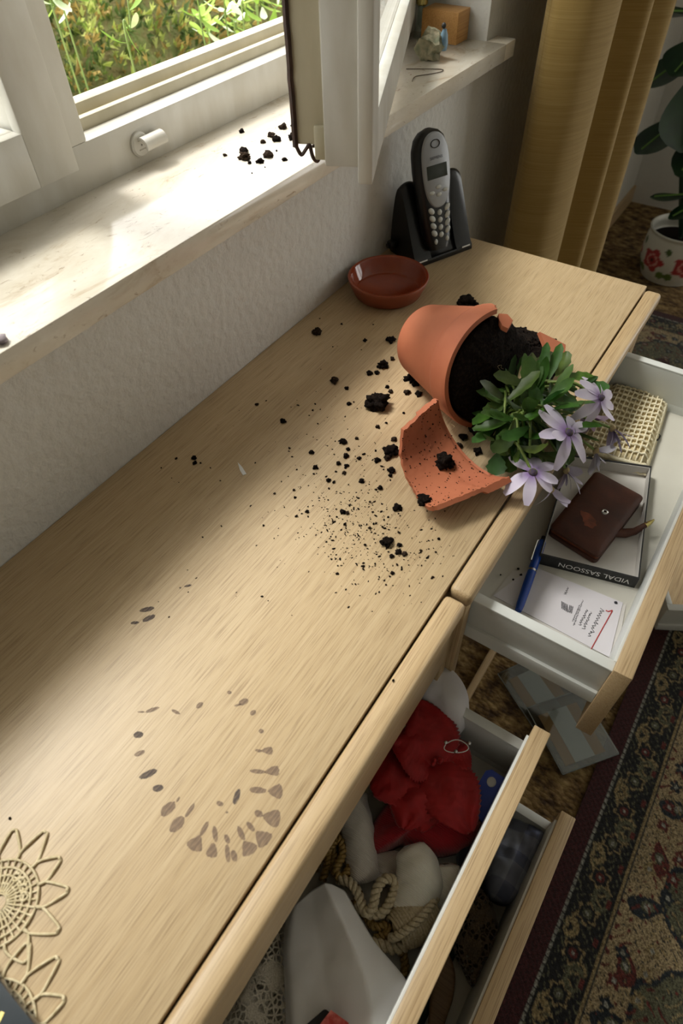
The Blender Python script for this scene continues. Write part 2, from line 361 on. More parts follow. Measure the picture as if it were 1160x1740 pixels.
m_cream = M('cream_cord', (216, 202, 172), (186, 170, 136), scale=400, rough=0.6, bump=0.4, bscale=600)
m_yarn = M('cream_yarn', (206, 192, 162), (180, 164, 130), scale=400, rough=0.9, bump=0.5, bscale=600)
m_lacew = lace_mat('white_lace', (214, 206, 190), 170, 0.10, 0.16, (186, 176, 156))
m_laceb = lace_mat('brown_lace', (122, 104, 82), 130, 0.12, 0.18, (84, 70, 52))
m_navy = M('navy_cloth', (26, 34, 58), rough=0.95, sheen=0.3)
m_dgreen = M('dark_green_felt', (38, 48, 36), (52, 62, 48), scale=120, rough=1.0, bump=0.5)
m_redbox = M('red_patterned_card', (190, 60, 52), (226, 130, 120), scale=120, rough=0.5)
m_curtain = M('gold_linen_curtain', (172, 144, 84), (154, 125, 66), scale=7, stretch=(1, 1, 60), rough=0.9, sheen=0.2, bump=0.25, bscale=20, bstretch=(8, 8, 120), lo=0.3, hi=0.7, thin=0.12)
m_rug = M('wool_rug_pile', (255, 255, 255), (150, 145, 140), scale=300, rough=1.0, attr=True, bump=0.6, bscale=400, sheen=0.1, bdist=0.002)
m_carpet = carpet_mat()
m_plast = glass('clear_jewel_case', (0.84, 0.87, 0.87), ior=2.2)
m_edge = M('clear_plastic_edge', (170, 176, 174), rough=0.15, trans=0.5)
m_pane = glass('window_glass', (0.99, 0.995, 0.99), ior=1.22)
m_vase = glass('clear_glass_vase', (0.88, 0.93, 0.9))
m_card = M('orange_inlay_card', (138, 100, 48), rough=0.6)
m_cardg = M('pale_grey_inlay_card', (168, 171, 168), rough=0.3)
m_stone = M('pale_green_stone', (152, 142, 116), (92, 98, 74), scale=70, rough=0.85, bump=0.8, bscale=110, bdist=0.004)
m_bluefig = M('blue_painted_clay', (126, 156, 176), (90, 120, 146), scale=60, rough=0.4)
m_planter = M('painted_ceramic', (255, 255, 255), rough=0.3, attr=True)
m_darkleaf = M('dark_green_leaf', (30, 62, 30), (18, 44, 24), scale=14, rough=0.35)
m_vein = M('pale_leaf_vein', (110, 150, 70), rough=0.5)
m_con = M('conifer_spray', (255, 255, 255), rough=0.8, attr=True, thin=0.3)
m_grass = M('garden_ground', (62, 70, 38), (88, 84, 50), scale=4, rough=1.0)
m_twigs = M('inner_twigs', (104, 96, 58), (92, 104, 52), scale=30, rough=1.0, bump=1.0, bscale=40, bdist=0.03)
m_bark = M('bark', (88, 72, 56), (60, 48, 36), scale=40, rough=1.0)
m_render = M('outside_render', (200, 196, 186), rough=0.9)
m_mud = stain_mat('dried_mud_stain', (112, 88, 74), 0.62)
m_mudd = stain_mat('dark_mud_stain', (74, 60, 54), 0.85)
m_radi = M('white_radiator', (200, 200, 196), rough=0.4)
m_tin = M('dark_lacquered_tin', (38, 46, 52), rough=0.18, coat=0.4)
m_brass = M('worn_brass', (206, 190, 120), rough=0.25, metal=0.9)
m_check = None
def check_mat():
    m, nt, p = mat_base('blue_checked_cotton'); L = nt.links.new; p.inputs['Roughness'].default_value = 0.9
    mp = coords(nt); sx = nt.nodes.new('ShaderNodeSeparateXYZ'); L(mp.outputs[0], sx.inputs[0]); prev = None
    base = s2l((122, 134, 164)); fac = []
    for ax, fq in ((0, 24.0), (1, 24.0)):
        mu = nd(nt, 'ShaderNodeMath', operation='MULTIPLY'); mu.inputs[1].default_value = fq; L(sx.outputs[ax], mu.inputs[0])
        fr = nd(nt, 'ShaderNodeMath', operation='FRACT'); L(mu.outputs[0], fr.inputs[0]); gt = nd(nt, 'ShaderNodeMath', operation='GREATER_THAN'); gt.inputs[1].default_value = 0.62; L(fr.outputs[0], gt.inputs[0]); fac.append(gt)
    ad = nd(nt, 'ShaderNodeMath', operation='ADD'); L(fac[0].outputs[0], ad.inputs[0]); L(fac[1].outputs[0], ad.inputs[1])
    hv = nd(nt, 'ShaderNodeMath', operation='MULTIPLY'); hv.inputs[1].default_value = 0.5; L(ad.outputs[0], hv.inputs[0])
    r = ramp(nt, [(0.0, s2l((158, 166, 186))), (0.5, s2l((136, 144, 168))), (1.0, s2l((112, 120, 150)))]); L(hv.outputs[0], r.inputs[0]); L(r.outputs[0], p.inputs['Base Color']); return m
m_check = check_mat()

# ------------------------------------------------------------------ the setting
X0, X1, Y0, ZC = -1.9, X1_, -3.6, 2.45
WL, WR = -0.36, 1.305           # window opening
def struct(name, g, mat, label=None, smooth=0):
    o = obj(name, g, mat, smooth=smooth); o['kind'] = 'structure'
    if label: o['label'] = label
    return o
struct('floor', box((X0, Y0, -0.1), (X1, 0.3, 0)), m_carpet, 'brown mottled loop pile carpet')
struct('ceiling', box((X0, Y0, ZC), (X1, 0.3, ZC + 0.1)), m_ceil, 'white ceiling')
struct('wall_window', join([box((X0, 0, 0), (X1, 0.3, 0.938)), box((WR, 0, 0.938), (X1, 0.3, ZC)), box((X0, 0, 0.938), (WL, 0.3, ZC)), box((WL, 0, 2.2), (WR, 0.3, ZC))]),
       m_wall, 'rough white plaster wall under and beside the window')
struct('wall_left', box((X0 - 0.1, Y0, 0), (X0, 0.3, ZC)), m_wall, 'white plaster side wall')
struct('wall_back', box((X0, Y0 - 0.1, 0), (X1, Y0, ZC)), m_wall, 'white plaster rear wall')
DY0, DY1 = -3.1, -1.35
struct('wall_right', join([box((X1, DY1, 0), (X1 + 0.12, 0.3, ZC)), box((X1, Y0, 0), (X1 + 0.12, DY0, ZC)), box((X1, DY0, 2.2), (X1 + 0.12, DY1, ZC)), box((X1, DY0, 0), (X1 + 0.12, DY1, 0.08))]), m_wall, 'white plaster side wall with a garden door opening')
d1 = thing('door_1', 'white framed glass garden door', None, (X1 + 0.06, (DY0 + DY1) / 2, 0.08)); d1['kind'] = 'structure'
ym = (DY0 + DY1) / 2
for a, b in ((DY0, ym), (ym, DY1)):
    obj('door_frame', join([box((X1 + 0.03, a, 0.08), (X1 + 0.09, a + 0.05, 2.2)), box((X1 + 0.03, b - 0.05, 0.08), (X1 + 0.09, b, 2.2)), box((X1 + 0.03, a + 0.05, 0.08), (X1 + 0.09, b - 0.05, 0.16)), box((X1 + 0.03, a + 0.05, 2.14), (X1 + 0.09, b - 0.05, 2.2))]), m_paint, d1, smooth=0)
    obj('pane', box((X1 + 0.058, a + 0.045, 0.155), (X1 + 0.062, b - 0.045, 2.145)), m_pane, d1, smooth=0)

win = thing('window_1', 'old white painted double casement window above the stone sill', None, (0.47, 0.16, SILL)); win['kind'] = 'structure'
obj('window_sill', join([box((WL, -0.04, 0.938), (WR, 0.175, SILL), 0.002), box((WR - 0.004, -0.04, 0.938), (1.345, 0.0, SILL), 0.002), box((WL - 0.04, -0.04, 0.938), (WL + 0.004, 0.0, SILL), 0.002)]), m_marble, win, label='polished cream stone sill')
FY = 0.148
def frail(lo, hi, m=m_paint, nm='window_frame', bev=0.003): return obj(nm, box(lo, hi, bev), m, win)
frail((WL, FY, SILL - 0.001), (WR, 0.178, 1.017))
frail((WL + 0.02, 0.178, SILL), (WR - 0.02, 0.190, 1.030), m_paint2)
frail((WL + 0.02, 0.190, SILL), (WR - 0.02, 0.199, 1.018), m_paint2)
frail((WL + 0.02, 0.199, SILL), (WR - 0.02, 0.225, 1.040), m_paint2, bev=0.008)
frail((WL, FY, 2.14), (WR, 0.225, 2.2)); frail((WL, FY, 1.016), (WL + 0.045, 0.225, 2.141)); frail((WR - 0.045, FY, 1.016), (WR, 0.225, 2.141))
frail((0.440, FY, 1.016), (0.5115, 0.166, 2.141), nm='mullion'); frail((0.452, 0.1655, 1.028), (0.503, 0.225, 2.141), nm='mullion')
obj('moulding', box((0.479, FY - 0.004, 1.016), (0.484, FY + 0.002, 2.14), 0.001), m_paint, win)
# exterior sill board
obj('exterior_sill', xf(box((WL, 0, -0.015), (WR, 0.16, 0), 0.002), np.array([[1, 0, 0], [0, 1, 0], [0, -0.12, 1.0]]), (0, 0.224, 1.0)), m_render, win)
def sash(o3, e, n, Lg, z0, z1, body=True, peel=False):
    """casement: room-side lip, body and outer leaf along direction e (hinge to free edge); n = room-side normal"""
    e = np.array([*e, 0.0]); n3 = np.array([*n, 0.0]); B = np.stack([e, n3, np.array([0, 0, 1.0])], 1)
    def bx(u0, u1, w0, w1, a, b, bev=0.002): return xf(box((u0, w0, a), (u1, w1, b), bev), B, o3)
    s = thing_child('casement_sash', win, np.asarray(o3) + np.array([0, 0, z0]))
    st = 0.056
    for nm, u0, u1 in (('stile', Lg - st, Lg), ('stile', 0.0, st)):
        obj(nm, join([bx(u0, u1, -0.016, 0, z0, z1), bx(u0 + 0.004, u1 - (0.014 if u1 == Lg else 0), -0.054, -0.0155, z0 + 0.012, z1 - 0.012)]), m_paint, s)
    for nm, a, b in (('rail', z0, z0 + st), ('rail', z1 - st, z1)):
        obj(nm, join([bx(st - 0.001, Lg - st + 0.001, -0.016, -0.0003, a, b), bx(st - 0.001, Lg - st + 0.001, -0.054, -0.0155, max(a, z0 + 0.012), min(b, z1 - 0.012))]), m_paint, s)
    obj('pane', bx(st - 0.006, Lg - st + 0.006, -0.022, -0.018, z0 + st - 0.006, z1 - st + 0.006, 0), m_pane, s, smooth=0)
    obj('pane', bx(st - 0.006, Lg - st + 0.006, -0.050, -0.046, z0 + st - 0.006, z1 - st + 0.006, 0), m_pane, s, smooth=0)
    if peel:   # outer leaf with yellowed paint, brown seal and a broken lower end
        obj('outer_stile', join([bx(Lg - 0.07, Lg - 0.024, -0.086, -0.053, z0 + 0.030, z1 - 0.02), bx(Lg - 0.06, Lg - 0.020, -0.066, -0.053, z0 + 0.016, z0 + 0.05)]), m_paint2, s)
        rows = []
        for k in range(60):
            z = z0 + 0.028 + (z1 - z0 - 0.05) * (k / 59) ** 1.6; j = 0.0012 * nz((0.3, 0.7, z), 60)
            rows.append(e * (Lg - 0.024 + j) + n3 * (-0.0875 + j) + np.array([0, 0, z]) + o3)
        obj('weather_seal', tube(np.array(rows), 0.0035, 6), m_seal, s)
        tip = [e * (Lg - 0.024) + n3 * w + np.array([0, 0, z0 + h]) + o3 for w, h in ((-0.0875, 0.03), (-0.082, 0.020), (-0.076, 0.026), (-0.072, 0.030), (-0.069, 0.018), (-0.064, 0.014), (-0.060, 0.022))]
        obj('weather_seal', tube(spline(tip, 30), 0.0022, 6), m_seal, s)
        obj('hinge_plate', bx(Lg - 0.0235, Lg - 0.022, -0.078, -0.060, 1.165, 1.172), m_chrome, s)
    return s
def thing_child(name, parent, loc):
    o = bpy.data.objects.new(name, None); o.empty_display_size = 0.02; _finish(o, parent, np.array(loc, float)); return o
sash((-0.30, 0.132, 0), (1, 0), (0, -1), 0.778, 0.998, 2.15)
E1 = np.array([-0.9006, -0.4345]); N1 = np.array([0.4345, -0.9006])
sash((1.27, 0.13, 0), E1, N1, 0.7295, 1.000, 2.15, peel=True)
# keep of the window catch on the bottom rail
kc = np.array([0.598, FY, 0.990])
ang = np.linspace(-0.5, 3.7, 14)
G = [[kc + np.array([x, -0.011 - 0.0105 * math.cos(t + 0.2) * 1.0, 0.0105 * math.sin(t + 0.2)]) for t in ang] for x in (-0.017, -0.006, 0.006, 0.019)]
kp = obj('catch_keep', grid(G, th=0.003), m_paint, win, label='white painted tubular catch keep')
obj('catch_rosette', xf(lathe([(0.001, 0.004), (0.0125, 0.004), (0.0145, 0.002), (0.0145, -0.001)], 24), np.array([[1.0, 0, 0], [0, 0, -1.0], [0, 1.0, 0]]), kc + np.array([-0.012, -0.001, 0])), m_paint, win)

struct('baseboard_window', box((1.1, -0.012, 0), (X1, 0, 0.07), 0.003), m_oak2, 'wooden skirting strip along the window wall')
# ------------------------------------------------------------------ furniture
FN = -0.4646     # front of the nosing
wt = obj('worktop', box((-1.0, -0.4375, 0.700), (1.087, -0.0005, T), 0.0012), m_oak)
tag(wt, 'long light oak veneered worktop running under the window', 'worktop')
chest = thing('chest_of_drawers', 'light oak chest with two open drawers under the worktop, next to the desk', 'chest', (-0.1, -0.23, 0))
obj('nosing', box((-1.0, FN, 0.698), (0.3655, -0.4395, T - 0.0005), 0.006, 3), m_oak2, chest)
obj('side_panel', box((0.3475, -0.455, 0), (0.3665, -0.004, 0.6995), 0.001), m_oak3, chest)
obj('side_panel', box((-0.56, -0.455, 0), (-0.541, -0.004, 0.6995), 0.001), m_oak3, chest)
obj('back_panel', box((-0.541, -0.014, 0.03), (0.3475, -0.006, 0.6995)), m_oak2, chest, smooth=0)
obj('rail', box((-0.541, -0.445, 0.590), (0.3475, -0.42, 0.606)), m_oak2, chest, smooth=0)
obj('rail', box((-0.541, -0.445, 0.401), (0.3475, -0.42, 0.412)), m_oak2, chest, smooth=0)
obj('plinth', box((-0.541, -0.43, 0), (0.3475, -0.41, 0.05)), m_oak2, chest, smooth=0)
def drawer(parent, x0, x1, yf, depth, z0, z1, zs, zb, lining, inset=0.0):
    """front panel (yf = outer face), box sides up to zs, base board at zb"""
    d = thing_child('drawer', parent, ((x0 + x1) / 2, yf + depth / 2, z0))
    obj('drawer_front', box((x0, yf, z0), (x1, yf + 0.0195, z1), 0.0012), m_oak2, d)
    s0, s1 = x0 + inset, x1 - inset
    if depth > 0.1:
        for a, b, lip in ((s0, s0 + 0.013, -1), (s1 - 0.013, s1, 1)):
            w = 0.004
            obj('drawer_side', join([box((a + (w if lip < 0 else 0), yf + 0.0195, zb + 0.014), (b - (w if lip > 0 else 0), yf + depth, zs - 0.002), 0.0008), box((a, yf + 0.0195, zb - 0.008), (b, yf + depth, zb + 0.016), 0.0015), box((a, yf + 0.0195, zs - 0.004), (b, yf + depth, zs), 0.0008)]), m_lacq, d)
        obj('inner_front', box((s0 + 0.012, yf + 0.0193, zb), (s1 - 0.012, yf + 0.0225, z1 - 0.004), 0.0005), lining, d)
        obj('drawer_back', box((s0 + 0.01, yf + depth - 0.012, zb), (s1 - 0.01, yf + depth, zs)), m_lacq, d, smooth=0)
        obj('drawer_base', box((s0 + 0.005, yf + 0.019, zb - 0.006), (s1 - 0.005, yf + depth, zb)), m_base, d, smooth=0)
    return d
drawer(chest, -0.541, 0.3475, -0.459, 0.02, 0.610, 0.692, 0, 0, None)
drawer(chest, -0.50, 0.3478, -0.5975, 0.42, 0.415, 0.583, 0.534, 0.442, m_lacq, 0.002)
drawer(chest, -0.50, 0.3478, -0.6755, 0.42, 0.228, 0.400, 0.345, 0.255, m_lacq, 0.002)
drawer(chest, -0.50, 0.3478, -0.459, 0.02, 0.055, 0.222, 0, 0, None)

desk = thing('desk', 'light oak desk with one open drawer and an open knee space', 'desk', (0.73, -0.23, 0))
obj('nosing', box((0.3725, FN - 0.001, 0.698), (1.078, -0.4395, T), 0.006, 3), m_oak2, desk)
obj('leg', box((0.3725, -0.4625, 0), (0.3905, -0.004, 0.6995), 0.001), m_oak3, desk, label='slab leg')
obj('leg', box((1.03, -0.455, 0), (1.07, -0.415, 0.6995), 0.002), m_oak3, desk)
obj('leg', box((1.03, -0.05, 0), (1.07, -0.01, 0.6995), 0.002), m_oak3, desk)
obj('apron', box((0.95, -0.45, 0.60), (1.03, -0.43, 0.6995), 0.001), m_oak2, desk)
obj('apron', box((1.035, -0.416, 0.60), (1.055, -0.049, 0.6995), 0.001), m_oak2, desk)
obj('apron', box((0.3905, -0.03, 0.55), (1.031, -0.012, 0.6995), 0.001), m_oak2, desk)
obj('stretcher', box((0.3905, -0.452, 0.0), (1.031, -0.438, 0.022), 0.002), m_oak2, desk)
obj('runner', box((0.938, -0.43, 0.60), (0.950, -0.03, 0.63)), m_lacq, desk, smooth=0)
drawer(desk, 0.3935, 0.9465, -0.6405, 0.50, 0.536, 0.6895, 0.6845, 0.612, m_lacq, 0.0015)

# ------------------------------------------------------------------ rugs
def rug_colour(x, y):          # x along the wall, y = distance from rug edge inwards
    n = len(x); C = np.zeros((n, 3)); 
    blk = np.array(s2l((26, 26, 26))); mar = np.array(s2l((64, 22, 22))); bei = np.array(s2l((150, 132, 92))); sag = np.array(s2l((98, 98, 74))); red = np.array(s2l((100, 42, 34))); cream = np.array(s2l((166, 148, 112))); navy = np.array(s2l((34, 42, 48))); wht = np.array(s2l((150, 150, 138)))
    wob = 0.004 * np.sin(x * 93 + y * 40) + 0.003 * np.sin(y * 150 + x * 31)
    C[:] = mar
    b = y > 0.035; C[b] = blk
    dots = (np.abs(y - 0.036) < 0.0022) & ((x * 160) % 1 < 0.62); C[dots] = wht
    # main dark border 0.04-0.107: rosettes and S vines
    P = 0.066; cx = (np.floor(x / P) + 0.5) * P; dx = x - cx; dy = y - 0.072
    r = np.hypot(dx * 1.0, dy * 1.0); th = np.arctan2(dy, dx); par = (np.floor(x / P).astype(int) % 2) * 2 - 1
    inb = (y > 0.04) & (y < 0.107)
    vine = np.abs(dy + wob - par * 0.020 * np.sin(dx / P * 2 * np.pi)) < 0.0042
    C[inb & vine & (r > 0.02)] = bei
    hook = np.abs(np.hypot(dx - par * 0.027, dy - 0.012) - 0.011) < 0.0036; C[inb & hook] = sag
    hook2 = np.abs(np.hypot(dx + par * 0.029, dy + 0.016) - 0.009) < 0.0034; C[inb & hook2] = bei
    C[inb & (np.abs(np.sin(x * 210 + 2 * np.sin(y * 260)) * np.sin(y * 190 + 1.7 * np.sin(x * 170))) > 0.80)] = sag
    ros = r < 0.017 + 0.0035 * np.cos(th * 6); C[inb & ros] = bei
    C[inb & (r < 0.0135 + 0.002 * np.cos(th * 6))] = blk; C[inb & (r < 0.008)] = np.where((par > 0)[:, None], sag, red)[inb & (r < 0.008)]; C[inb & (r < 0.003)] = wht
    barm = inb & (np.abs(y - 0.098) < 0.004) & (np.abs(dx) > 0.026) & (np.abs(dx) < 0.040); C[barm] = red
    # guard stripe
    C[(y > 0.107) & (y < 0.111)] = bei; C[(y > 0.111) & (y < 0.114)] = navy
    # field: cream ground, scalloped sage medallion edge, paisleys
    f = y >= 0.114; C[f] = cream
    P2 = 0.19; c2 = (np.floor(x / P2) + 0.5) * P2; ex = x - c2; sc = 0.245 - 0.075 * np.abs(np.cos(ex / P2 * np.pi)) + wob
    med = f & (y > sc); C[f & (np.abs(y - sc) < 0.006)] = navy; C[med & (y > sc + 0.006)] = sag
    for (px, py, s, a, cc) in ((-0.045, 0.155, 1.0, 0.9, navy), (0.042, 0.150, 0.9, -0.5, red), (0.0, 0.30, 1.3, 0.4, mar), (0.07, 0.33, 1.0, 1.5, navy), (-0.075, 0.34, 1.0, 2.2, bei), (-0.02, 0.40, 1.4, 1.0, red), (0.06, 0.42, 1.1, 2.0, bei)):
        ux = (ex - px) * math.cos(a) + (y - py) * math.sin(a); uy = -(ex - px) * math.sin(a) + (y - py) * math.cos(a)
        uy = uy - 6.0 * ux * ux * np.sign(ux); w = (0.016 - 0.28 * ux) * s; q = np.abs(uy) / np.maximum(w, 1e-4); ins = (np.abs(ux) < 0.032 * s) & (q < np.sqrt(np.maximum(0, 1 - (ux / (0.033 * s)) ** 2)))
        core = (np.hypot(ux * 0.8, uy) < 0.009 * s); mid = (np.hypot(ux * 0.8, uy) < 0.005 * s)
        C[f & ins] = cc; C[f & core] = sag if cc is not sag else bei; C[f & mid] = wht
    orn = np.sin(x * 150 + 2.2 * np.sin(y * 120)) * np.sin(y * 160 + 2.0 * np.sin(x * 130)); C[f & (np.abs(orn - 0.62) < 0.06)] = navy; C[f & (orn < -0.80)] = red; C[f & (orn > 0.86)] = bei
    P3 = 0.040; kx = (np.floor(x / P3) + 0.5) * P3; ky = (np.floor(y / P3) + 0.5) * P3; hsh = (np.sin(kx * 913.7 + ky * 377.1) * 43758.5) % 1
    fl = f & (np.hypot(x - kx + 0.02 * (hsh - 0.5), y - ky) < 0.010 + 0.003 * np.cos(5 * np.arctan2(y - ky, x - kx))) & (hsh > 0.35)
    C[fl] = np.where((hsh < 0.6)[:, None], navy, np.where((hsh < 0.8)[:, None], red, bei))[fl]
    C[fl & (np.hypot(x - kx + 0.02 * (hsh - 0.5), y - ky) < 0.004)] = wht
    return C
def rug(xs, ys, yedge, xedge, label):
    Gx, Gy = np.meshgrid(xs, ys, indexing='ij'); n, m = Gx.shape
    Z = 0.008 + 0.0006 * np.sin(Gx * 500) * np.sin(Gy * 470); G = np.stack([Gx, Gy, Z], 2)
    c = rug_colour(Gx.ravel() if not xedge else (Gy.ravel() + 7), (yedge - Gy.ravel()) if not xedge else (xedge - Gx.ravel()))
    V, F = grid(G); k = len(V)
    bx = box((xs[0], ys.min(), 0.0005), (xs[-1], ys.max(), 0.0065)); c = np.concatenate([c, np.tile(s2l((60, 24, 24)), (len(bx[0]), 1))])
    return tag(obj('rug', join([(V, F), bx]), m_rug, smooth=180, colr=c), label, 'rug')
rug(np.r_[np.arange(-0.6, 0.1, 0.02), np.arange(0.1, 1.25, 0.0025), np.arange(1.25, 1.46, 0.02)], np.r_[np.arange(-2.2, -1.15, 0.02), np.arange(-1.15, -0.722, 0.0025), -0.722], -0.722, 0, 'dark oriental rug with black border and cream field beside the chest')
rug(np.r_[np.arange(1.72, 2.275, 0.005), 2.275], np.r_[np.arange(-1.0, -0.30, 0.005), -0.30], 0, 2.275, 'dark oriental rug beyond the end of the desk')

# ------------------------------------------------------------------ curtain
cp = spline([(1.375, -0.075, 0), (1.352, -0.105, 0), (1.372, -0.155, 0), (1.425, -0.182, 0), (1.475, -0.178, 0), (1.515, -0.150, 0), (1.545, -0.118, 0), (1.585, -0.145, 0), (1.62, -0.195, 0), (1.665, -0.185, 0), (1.69, -0.165, 0), (1.74, -0.215, 0), (1.79, -0.20, 0), (1.815, -0.15, 0)], 110)
zs = np.linspace(0.03, 2.3, 40); G = []
for i, p in enumerate(cp):
    nrm = np.array([p[0] - 1.58, p[1] + 0.05]); row = []
    for z in zs:
        w = 0.006 * nz((i * 0.05, z * 1.3, 3), 1.0) + 0.010 * (1.2 - z) * nz((i * 0.03, 5, 1), 1)
        row.append((p[0] + w, p[1] + w * 0.8, z))
    G.append(row)
cu = thing('curtain', 'heavy gold linen curtain hanging in folds beside the window', 'curtain', (1.58, -0.14, 0.03))
obj('curtain_fabric', grid(G, th=0.003), m_curtain, cu, smooth=180)
hz = np.array(G)[4:6].mean(0) + np.array([-0.0012, -0.001, 0]); obj('hem_seam', tube(hz, 0.0008, 5), m_curtain, cu)

# ------------------------------------------------------------------ mud marks of a shoe on the worktop
def mark(poly, m):
    P = np.array([PZ(x, y, T) for x, y in poly]); P = spline(P, 26, closed=True)
    P[:, 2] = T + 0.00012; c = P.mean(0)
    P = np.array([c + (p - c) * (1 + 0.16 * nz(p, 900)) for p in P]); V = np.concatenate([P, [c]]); n = len(P)
    obj('mud_mark', (V, [[i, (i + 1) % n, n] for i in range(n)]), m, wt, smooth=0)
def cropxy(x, y): return 180 + x / 3.412, 1140 + y / 3.412
def ell(cx, cy, L, Wd, a, f=cropxy, taper=0.0):
    a = math.radians(a); out = []
    for k in range(10):
        t = 2 * math.pi * k / 10; u = math.cos(t) * L * 0.5; v = math.sin(t) * Wd * 0.5 * (1 + taper * math.cos(t))
        out.append(f(cx + u * math.cos(a) - v * math.sin(a), cy + u * math.sin(a) + v * math.cos(a)))
    return out
def fan(x0, y0, x1, y1, w, f=cropxy):
    d = np.array([x1 - x0, y1 - y0], float); L = np.linalg.norm(d); d /= L; n = np.array([-d[1], d[0]]); c = np.array([x0, y0])
    pts = [c - n * 6, c + d * L * 0.4 - n * w * 0.36, c + d * L * 0.85 - n * w * 0.5, c + d * L * 1.05 - n * w * 0.2, c + d * L * 1.05 + n * w * 0.22, c + d * L * 0.85 + n * w * 0.5, c + d * L * 0.4 + n * w * 0.34, c + n * 6]
    return [f(*p) for p in pts]
for a in ((188, 370, 56, 38, -10), (245, 598, 112, 38, -25), (757, 730, 94, 34, -72), (302, 680, 64, 40, -15)): mark(ell(*a), m_mudd)
for a in ((195, 478, 66, 28, -25), (270, 225, 84, 22, -20), (205, 238, 44, 10, 0), (405, 238, 52, 20, 25), (543, 200, 48, 28, -40), (797, 180, 60, 36, -25), (765, 198, 44, 13, -15), (852, 243, 38, 28, -30), (715, 125, 26, 20, 0),
          (900, 350, 28, 26, 0), (570, 915, 92, 30, -62), (632, 945, 96, 30, 82), (702, 975, 56, 30, 70), (705, 1058, 104, 30, 85), (742, 1072, 70, 36, 75), (783, 942, 88, 34, 66), (838, 903, 70, 30, 52), (885, 828, 50, 40, 20),
          (880, 692, 98, 38, 4), (880, 583, 92, 26, 5), (884, 463, 40, 18, 10), (360, 800, 108, 58, -45), (418, 745, 34, 14, -60), (412, 890, 112, 62, -50), (487, 808, 98, 24, -55), (660, 770, 42, 30, 20), (700, 820, 16, 14, 0)): mark(ell(*a), m_mud)
for a in ((545, 955, 503, 1035, 92), (622, 998, 610, 1078, 68), (800, 990, 845, 1055, 98), (872, 935, 935, 995, 104), (908, 842, 1002, 862, 104), (942, 700, 1018, 700, 88), (922, 586, 1000, 577, 60), (902, 462, 962, 464, 46)): mark(fan(*a), m_mud)
f8 = lambda x, y: (180 + x / 3.867, 720 + y / 3.867)
for a in ((270, 1220, 98, 30, -12), (282, 1278, 92, 32, -25), (190, 1308, 56, 20, -5), (538, 1065, 48, 15, -12), (487, 1078, 15, 12, 0)): mark(ell(*a, f8), m_mudd)

# ------------------------------------------------------------------ saucer
SC = PZ(659, 478, T + 0.02); 
sa = thing('saucer', 'shallow glazed terracotta plant saucer lying empty on the worktop near the phone', 'saucer', (SC[0], SC[1], T))
sp = [(0.0, 0.0), (0.050, 0.0), (0.056, 0.003), (0.066, 0.026), (0.0672, 0.030), (0.066, 0.0315), (0.0625, 0.0312), (0.061, 0.029), (0.0535, 0.008), (0.050, 0.006), (0.0, 0.0055)]
obj('outer_wall', xf(lathe([(r, z) for r, z in sp[:6]], 72), np.eye(3), (SC[0], SC[1], T)), m_saucer, sa, smooth=60)
obj('glazed_inside', xf(lathe([(r, z) for r, z in sp[5:]], 72), np.eye(3), (SC[0], SC[1], T)), m_glaze, sa, smooth=60)

# ------------------------------------------------------------------ broken pot, root ball, shards
PHI, TILT, RR, HP = -1.966, 0.225, 0.079, 0.14
pa = np.array([math.cos(PHI) * math.cos(TILT), math.sin(PHI) * math.cos(TILT), math.sin(TILT)]); pu = np.array([-math.sin(PHI), math.cos(PHI), 0]); pv = np.cross(pa, pu)
pc = np.array([0.645, -0.35, T + RR * math.cos(TILT)]); pb = pc - pa * HP; PB = np.stack([pu, pv, pa], 1)
OUT = [(0.047, 0.0), (0.0495, 0.003), (0.0695, 0.100), (0.0702, 0.1035), (0.0745, 0.105), (0.0752, 0.107), (0.0788, 0.136), (0.0782, 0.1395)]
def orad(s): return float(np.interp(s, [z for r, z in OUT], [r for r, z in OUT]))
def irad(s): return orad(s) - (0.0058 if s < 0.104 else 0.0085 if s < 0.136 else 0.006)
def wallpiece(th, s_lo, s_hi, ns=34):
    """thick piece of the pot wall: angles th, per-angle height range"""
    Go, Gi = [], []
    for t, a, b in zip(th, s_lo, s_hi):
        ss = np.linspace(a, b, ns)
        Go.append([(orad(s) * math.cos(t), orad(s) * math.sin(t), s) for s in ss]); Gi.append([(irad(s) * math.cos(t), irad(s) * math.sin(t), s) for s in ss])
    Go, Gi = np.array(Go), np.array(Gi); n, m = Go.shape[:2]
    Vo, Fo = grid(Go); Vi, Fi = grid(Gi); k = len(Vo); F = [f[::-1] for f in Fo] + [[q + k for q in f] for f in Fi]; B = []
    for i in range(n - 1):
        B.append([i * m, i * m + k, (i + 1) * m + k, (i + 1) * m]); B.append([i * m + m - 1, (i + 1) * m + m - 1, (i + 1) * m + m - 1 + k, i * m + m - 1 + k])
    for j in range(m - 1):
        B.append([j, j + 1, j + 1 + k, j + k]); q = (n - 1) * m; B.append([q + j, q + j + k, q + j + 1 + k, q + j + 1])
    return np.concatenate([Vo, Vi]), F + B
pot = thing('flower_pot', 'broken terracotta flower pot lying on its side spilling soil', 'pot', (pc[0], pc[1], T))
th = np.radians(np.linspace(-118, 242, 145)); top = []
for t in np.degrees(th):
    d = np.interp(t, [-118, -116, -100, -70, -30, 0, 25, 50, 66, 76, 82, 84, 240, 242], [0.1395, 0.12, 0.085, 0.06, 0.05, 0.055, 0.07, 0.088, 0.105, 0.122, 0.132, 0.1395, 0.1395, 0.1395])
    top.append(d + (0.0025 * nz((t * 0.35, 2.2, 0)) if d < 0.139 else 0))
g = wallpiece(th, np.full(len(th), 0.001), top)
obj('pot_wall', xf(g, PB, pb), m_terra, pot, smooth=40)
